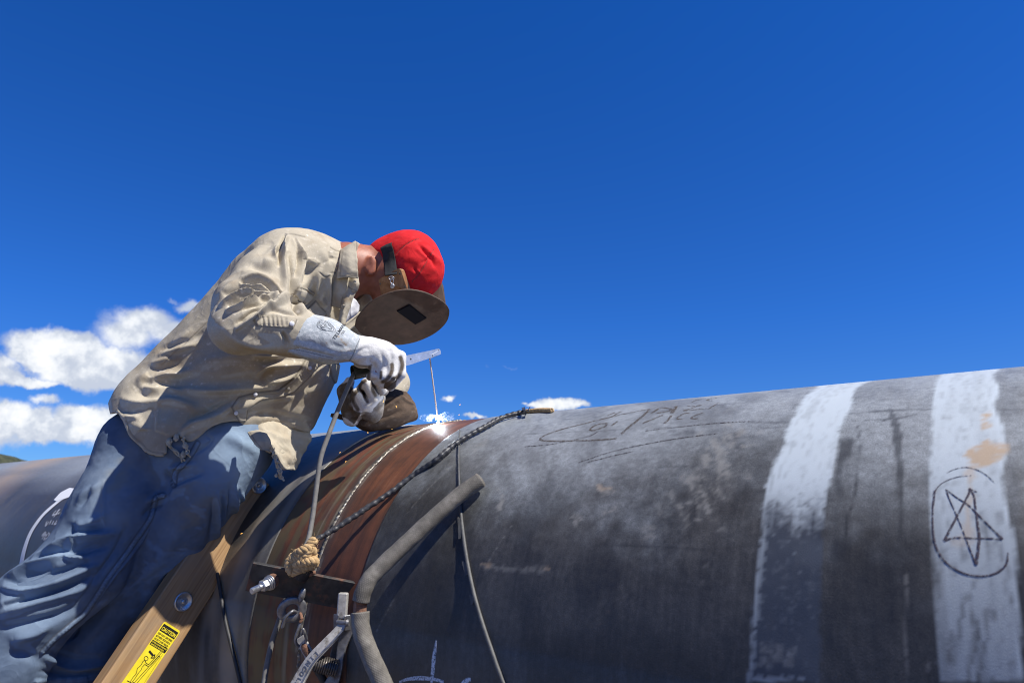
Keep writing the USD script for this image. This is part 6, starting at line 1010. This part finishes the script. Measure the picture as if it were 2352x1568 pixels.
def text_on(front, name, t, start, direc, upv, height, c, m, parent, bold=True, wid=None):
    for k, ch in enumerate(t):
        tm = meshkit.text_mesh(t[:k+1], 1.0, .001, bold); full = meshkit.text_mesh(t, 1.0, .001, bold).bounds; s = (wid/(full[1][0]-full[0][0])) if wid else height
        comps = tm.split(only_watertight=False) if k else [tm]
    tm = meshkit.text_mesh(t, 1.0, .001, bold).subdivide_to_size(.35); v = np.asarray(tm.vertices); lo_, hi_ = v.min(0), v.max(0); s = (wid/(hi_[0]-lo_[0])) if wid else height
    px = np.asarray(start) + np.outer((v[:, 0]-lo_[0])*s, direc) + np.outer(v[:, 1]*height, upv); o = np.array(X(c, *[tuple(p) for p in px])); z = v[:, 2] > .0005
    V = front(o, .0003); V[z] = front(o[z], .0008); obj(name, trimesh.Trimesh(V, tm.faces, process=False), m, parent, smooth=False, label='the printed letters ' + t)
dr_ = np.array([105, -150.])/183; upv_ = np.array([-150, -105.])/183
text_on(FG, 'printed_lettering', 'TILLMAN', (684, 452), dr_, upv_, 34, 'C', M_print, GA, True, 196); text_on(FG, 'printed_lettering', '750L', (768, 402), dr_, upv_, 24, 'C', M_print, GA, False, 66)
# brown gauntlet of the left glove
def lg_attr(v, n_):
    P2 = proj(v)[:, :2]; N2 = fbm(v*120, 3, 25); ok = np.einsum('ij,ij->i', n_, EYE - v) > 0
    return np.stack([.25*sstep(N2, .55, .75), .4*sstep(fbm(v*30, 4, 26), .5, .7), lines_mask(P2, ok, [('C', [(1400, 1090), (1480, 1150), (1600, 1200)], 1.0, .8), ('C', [(1020, 1400), (1150, 1300), (1300, 1180)], .8, .5)])], 1)
ga = unit(D3('C', (1540, 1200, 1.915))[0] - D3('C', (1200, 1290, 1.88))[0]); eh = unit(D3('C', (1400, 985, 1.90))[0] - D3('C', (1605, 1230, 1.93))[0]); nh = unit(ga - eh*(ga @ eh))
LG2, _, _ = gauntlet('gauntlet', LG_, M_brown, LGL, [(D3('C', (1560, 1205, 1.915))[0], unit(ga + .15*UP)), (D3('C', (905, 1330, 1.83))[0], -ga)], .03, [C_([(1000, 1420), (1150, 1300), (1330, 1170), (1480, 1100)], 5, 0.0076), C_([(1100, 1420), (1250, 1330), (1450, 1260)], 7, -0.0076), C_([(1380, 1080), (1480, 1140), (1600, 1190)], 3, 0.0057), C_([(900, 1380), (1000, 1330), (1060, 1290)], 5, -0.0076), C_([(1200, 1150), (1350, 1120), (1480, 1160)], 7, 0.0057)], lg_attr, 'scorched brown leather gauntlet')
cloth('cuff_strap', patch([D3('C', (640, 1290, 1.80), (700, 1285, 1.80), (780, 1310, 1.81)), D3('C', (632, 1325, 1.80), (700, 1330, 1.80), (800, 1350, 1.81)), D3('C', (660, 1340, 1.80), (740, 1360, 1.80), (880, 1385, 1.815))], .004), M_brown, LGL)

# ------------------------------------------------------------------ red welding cap
CB = [bone(D3('B', (1050, 492, 1.905))[0], D3('B', (1118, 588, 1.895))[0], .0835, .0790), bone(D3('B', (1050, 492, 1.905))[0], D3('B', (862, 442, 1.905))[0], .0800, .0610), bone(D3('B', (862, 442, 1.905))[0], D3('B', (760, 440, 1.90))[0], .060, .056)]
lo = np.array([np.minimum(b[0], b[1]) for b in CB]).min(0) - .11; hi = np.array([np.maximum(b[0], b[1]) for b in CB]).max(0) + .11
F = Field(lo, hi, .0036).add(CB, .03).add(HEAD[:1], .02, .003); g = F.grid(); rn = unit(.80*RT + .60*UP)
rc_ = D3('B', (612, 440, 1.83))[0]; rimd = (rc_ - g) @ rn
pgb = proj(g.reshape(-1, 3))[:, :2]; RIM = X('B', (540, 340), (592, 352), (600, 400), (625, 465), (670, 530), (720, 590), (760, 630), (900, 800), (1100, 1000), (2200, 1500), (2200, -600), (540, -600))
cutp = (-poly_sd(pgb, RIM)/823).reshape(g.shape[:3])
fs = np.maximum(np.maximum(F.f, -(F.f + .0075)), cutp.astype(np.float32)); v, q = nets(F, fs); v, f_ = parts_of(v, q, 500); v = smooth_mesh(v, f_, 2); v, f_ = fine(v, f_, 1)
B_ = lambda pts, w, amp: (X('B', *pts), w, amp, (1.7, 1.92))
v = sculpt(v, f_, [B_([(1195, 270), (1260, 350), (1330, 410)], 4, -.007), B_([(1230, 260), (1310, 330), (1360, 400)], 4, .004), B_([(1310, 390), (1360, 460), (1385, 540)], 4, -.006), B_([(1340, 360), (1410, 420), (1450, 500)], 5, .004), B_([(1150, 290), (1230, 370), (1300, 415)], 5, .003), B_([(1200, 480), (1280, 440), (1330, 400)], 4, -.003), B_([(1100, 700), (1200, 590), (1290, 430), (1360, 310)], 3.0, -.0035), B_([(1080, 690), (1180, 570), (1270, 420)], 4, .003), B_([(885, 370), (960, 285), (1060, 215), (1180, 165)], 2.6, -.003),
                B_([(1150, 560), (1180, 590), (1200, 610)], 3, .003), B_([(1110, 540), (1150, 590)], 4, -.003), B_([(690, 330), (650, 400), (700, 500)], 5, -.002), B_([(1000, 480), (1100, 500), (1180, 540)], 10, -.002), B_([(960, 400), (1080, 420), (1200, 440)], 12, .002), B_([(1250, 700), (1330, 640), (1400, 560)], 9, -.002)])
n_ = normals(v, f_); v = v + n_*((fbm(v*34, 3, 32) - .5)*.0030)[:, None]; p = proj(v); P2 = p[:, :2]; ok = np.einsum('ij,ij->i', n_, EYE - v) > 0; sm = np.zeros(len(v))
for c, pts, w, per in (('B', [(885, 375), (960, 290), (1060, 218), (1180, 168)], 1.5, 3.6), ('B', [(1095, 705), (1195, 595), (1285, 440), (1365, 310)], 1.5, 3.6), ('B', [(612, 370), (635, 450), (680, 520), (740, 585)], 1.2, 4.2)):
    L = smooth_line(X(c, *pts), 6); d, _, fr = line_dist(P2, L); ln = np.linalg.norm(np.diff(L, axis=0), axis=1).sum(); sm = np.maximum(sm, np.exp(-(d/w)**4)*(np.sin(fr*ln/per*2*np.pi) > -.2)*ok)
CAP = obj('welding_cap', (v, f_), M_cap, MAN, attrs={'k': np.stack([.04*sstep(fbm(v*90, 3, 33), .55, .75), .20*sstep(fbm(v*25, 4, 34), .52, .7), sm*.9], 1)})
CV, CF = v, f_
hr = []; hrng = np.random.default_rng(4)
for k in range(420):
    x_, y_ = 528 + hrng.uniform(0, 62), 362 + hrng.uniform(0, 50); o = D3('B', (x_, y_, 1.862 + .05*(590-x_)/62*.3))[0]; hr.append(tube([o, o - RT*.004 + UP*hrng.uniform(-.002, .003), o - RT*.008 + UP*hrng.uniform(-.005, .001)], [.0003, .0003, .0001], 3))
M_hair = mat('dark_hair', {'p': ('principled_bsdf', {'base_color': (.035, .024, .016), 'roughness': .6})}, [], 'p.BSDF')
obj('hair', cat(*hr), M_hair, MAN, kind='stuff')

# ------------------------------------------------------------------ pancake welding hood: round shield on a wooden box, held by an elastic strap
M_fibre = simple('brown_fibreboard', (.050, .029, .019), (.102, .060, .039), .72, 0, 34, .25, .002, rust=(.17, .115, .075), rust_at=.66, detail=9)
M_plywood = mat('varnished_plywood', {'g': ('geometry', {}), 'm': ('mapping', {'scale': (9, 9, 1.6), 'rotation': (.5, .3, .6)}), 'n': ('noise_texture', {'scale': 14.0, 'detail': 7.0, 'distortion': .7}), 'r': ('rgb_ramp', {'ramp': [(.3, (.27, .115, .040)), (.7, (.44, .215, .085))]}), 'b': ('bump', {'strength': .2, 'distance': .001}), 'p': ('principled_bsdf', {'roughness': .5})}, [('g.position', 'm.vector'), ('m.vector', 'n.vector'), ('n.fac', 'r.fac'), ('r.color', 'p.base_color'), ('n.fac', 'b.height'), ('b.normal', 'p.normal')], 'p.BSDF')
M_lens = mat('dark_lens', {'p': ('principled_bsdf', {'base_color': (.006, .006, .010), 'roughness': .7, 'specular_ior_level': .1})}, [], 'p.BSDF')
M_elastic = cloth_mat('black_elastic', [(.3, (.018, .018, .019)), (.7, (.035, .035, .036))], 700.0, fold=.1)
HOOD = thing('welding_hood', 'round brown pancake welding hood strapped over the red cap on a wooden box', 'welding hood')
sn = unit(-FW*.60 + .80*(.30*RT - .954*UP)); sc_ = at(924, 730, 1.805)
def on_plane(x, y, c=sc_, n=sn): v_ = at(x, y, 1.0) - EYE; return EYE + v_*((c - EYE) @ n)/(v_ @ n)
s_x = unit(RT - sn*(RT @ sn)); s_y = np.cross(sn, s_x); TS = frame(sc_, s_x, s_y, sn)
def plane_poly(pts, c='B', sm=True):
    L = np.array(X(c, *pts)); L = smooth_line(np.vstack([L, L[:1]]), 5)[:-1] if sm else L; return [((on_plane(*p_) - sc_) @ s_x, (on_plane(*p_) - sc_) @ s_y) for p_ in L]
def slab(poly, z0, z1, bev=.0008):
    P_ = Polygon(poly); a = trimesh.creation.extrude_polygon(P_, z1 - z0 - 2*bev, engine='earcut'); a.apply_translation([0, 0, z0 + bev]); ins = P_.buffer(-bev); b = trimesh.creation.extrude_polygon(ins, z1 - z0, engine='earcut'); b.apply_translation([0, 0, z0]); return cat(a, b)
SHD = obj('shield', placed(slab(plane_poly([(376, 1270), (395, 1185), (470, 1075), (570, 975), (690, 900), (860, 838), (1050, 814), (1240, 845), (1400, 915), (1500, 982), (1552, 1050), (1560, 1110), (1535, 1200), (1465, 1290), (1345, 1380), (1170, 1458), (1010, 1496), (870, 1506), (700, 1482), (560, 1430), (440, 1355)]), -.0045, 0), TS), M_fibre, HOOD, smooth=20)
obj('lens', placed(slab(plane_poly([(898, 1070), (1058, 990), (1272, 1158), (1130, 1237)], sm=False), .0005, .0042), TS), M_lens, HOOD, smooth=False)
ex = unit(.62*RT + .72*FW - .1*UP)*.0125
def panel(name, pts, ext, m, label=None):
    P_ = D3('B', *pts); a, b = P_, P_ + ext; n = len(P_); V = np.vstack([a, b]); F_ = [[0, k, k+1] for k in range(1, n-1)] + [[n, n+k+1, n+k] for k in range(1, n-1)]
    for k in range(n): j = (k+1) % n; F_ += [[k, n+k, n+j], [k, n+j, j]]
    mm = trimesh.Trimesh(V, F_, process=False); mm.fix_normals(); return obj(name, mm, m, HOOD, smooth=False, label=label)
panel('side_panel', [(672, 690, 1.800), (690, 672, 1.799), (905, 548, 1.797), (932, 545, 1.798), (950, 560, 1.799), (1035, 815, 1.815), (1050, 865, 1.822), (728, 910, 1.822), (700, 860, 1.815)], ex, M_plywood, 'near wooden side of the hood box')
panel('side_panel', [(1437, 652, 1.955), (1478, 765, 1.955), (1507, 985, 1.945), (1420, 960, 1.94), (1290, 890, 1.94), (1350, 760, 1.955)], unit(FW + .1*RT)*.010, M_fibre, 'far side of the hood box beyond the cap')
panel('brow_bar', [(1290, 850, 1.86), (1345, 872, 1.86), (1340, 905, 1.86), (1270, 890, 1.86)], unit(FW)*.03, M_plywood)
FC = Front(CV, CF)
sp_ = D3('B', (826, 625, 1.796), (826, 575, 1.806), (816, 470, 1.826), (792, 350, 1.838), (768, 250, 1.858), (758, 222, 1.876)); sp_[2:] = FC(X('B', (816, 470), (794, 350), (772, 262), (764, 240)), .006)
cs_ = HC - HU*.035; mir = [p_ - 2*((p_ - cs_) @ HS_)*HS_ for p_ in sp_[:5]]; topm = (sp_[-1] + mir[4])/2; topm = topm + unit(topm - cs_ - ((topm-cs_) @ HU)*HU)*.024
line = smooth_line(np.vstack([sp_[:5], [topm], mir[::-1]]), 10); nn_ = line - cs_; nn_ = nn_ - np.outer(nn_ @ HU, HU)*.6; nn_ /= np.linalg.norm(nn_, axis=1, keepdims=True); tg_ = np.gradient(line, axis=0); tg_ /= np.linalg.norm(tg_, axis=1, keepdims=True); sd2 = np.cross(tg_, nn_); sd2 /= np.linalg.norm(sd2, axis=1, keepdims=True)
wv = np.interp(np.arange(len(line)), [0, 6, 25, len(line)-1], [.0155, .0165, .0160, .015]); rows = [line + sd2*(wv*a)[:, None] + nn_*(.0035 - .0018*abs(a)) for a in (-1, -.5, 0, .5, 1)]
cloth('elastic_strap', patch([list(r) for r in np.array(rows).transpose(1, 0, 2)], .0026, 3, 1), M_elastic, HOOD, amp=.0006, dirt=0)
pA_ = D3('B', (828, 622, 1.794), (835, 648, 1.7935), (835, 665, 1.793), (842, 700, 1.793), (845, 765, 1.793))
for nm, c_, rx, ry in (('clip', pA_[2], .0068, .0042), ('clip_ring', (pA_[3] + pA_[2]*0) , .0044, .0070)):
    t_ = np.linspace(0, 2*np.pi, 25); obj(nm, tube(c_ + np.outer(np.cos(t_), RT)*rx + np.outer(np.sin(t_), UP)*ry - FW*.002, .0011, 8, cap=False), M_zinc, HOOD)
obj('screw_eye', cat(placed(lathe([(0, .0012), (.0030, .0012), (.0062, .0006), (.0066, 0), (0, 0)], 20), look(pA_[4] - FW*.001, -FW - .4*RT, RT)), cyl(pA_[4] - FW*.001, pA_[4] - FW*.006 + UP*.004, .0022, 10)), M_zinc, HOOD)
for x_, y_ in ((692, 738), (938, 610), (1000, 776)): obj('screw', placed(lathe([(0, .0006), (.0022, .0005), (.0026, 0), (0, -.001)], 14), look(D3('B', (x_, y_, 1.7985))[0] , -FW - .5*RT, RT)), M_spring, HOOD)
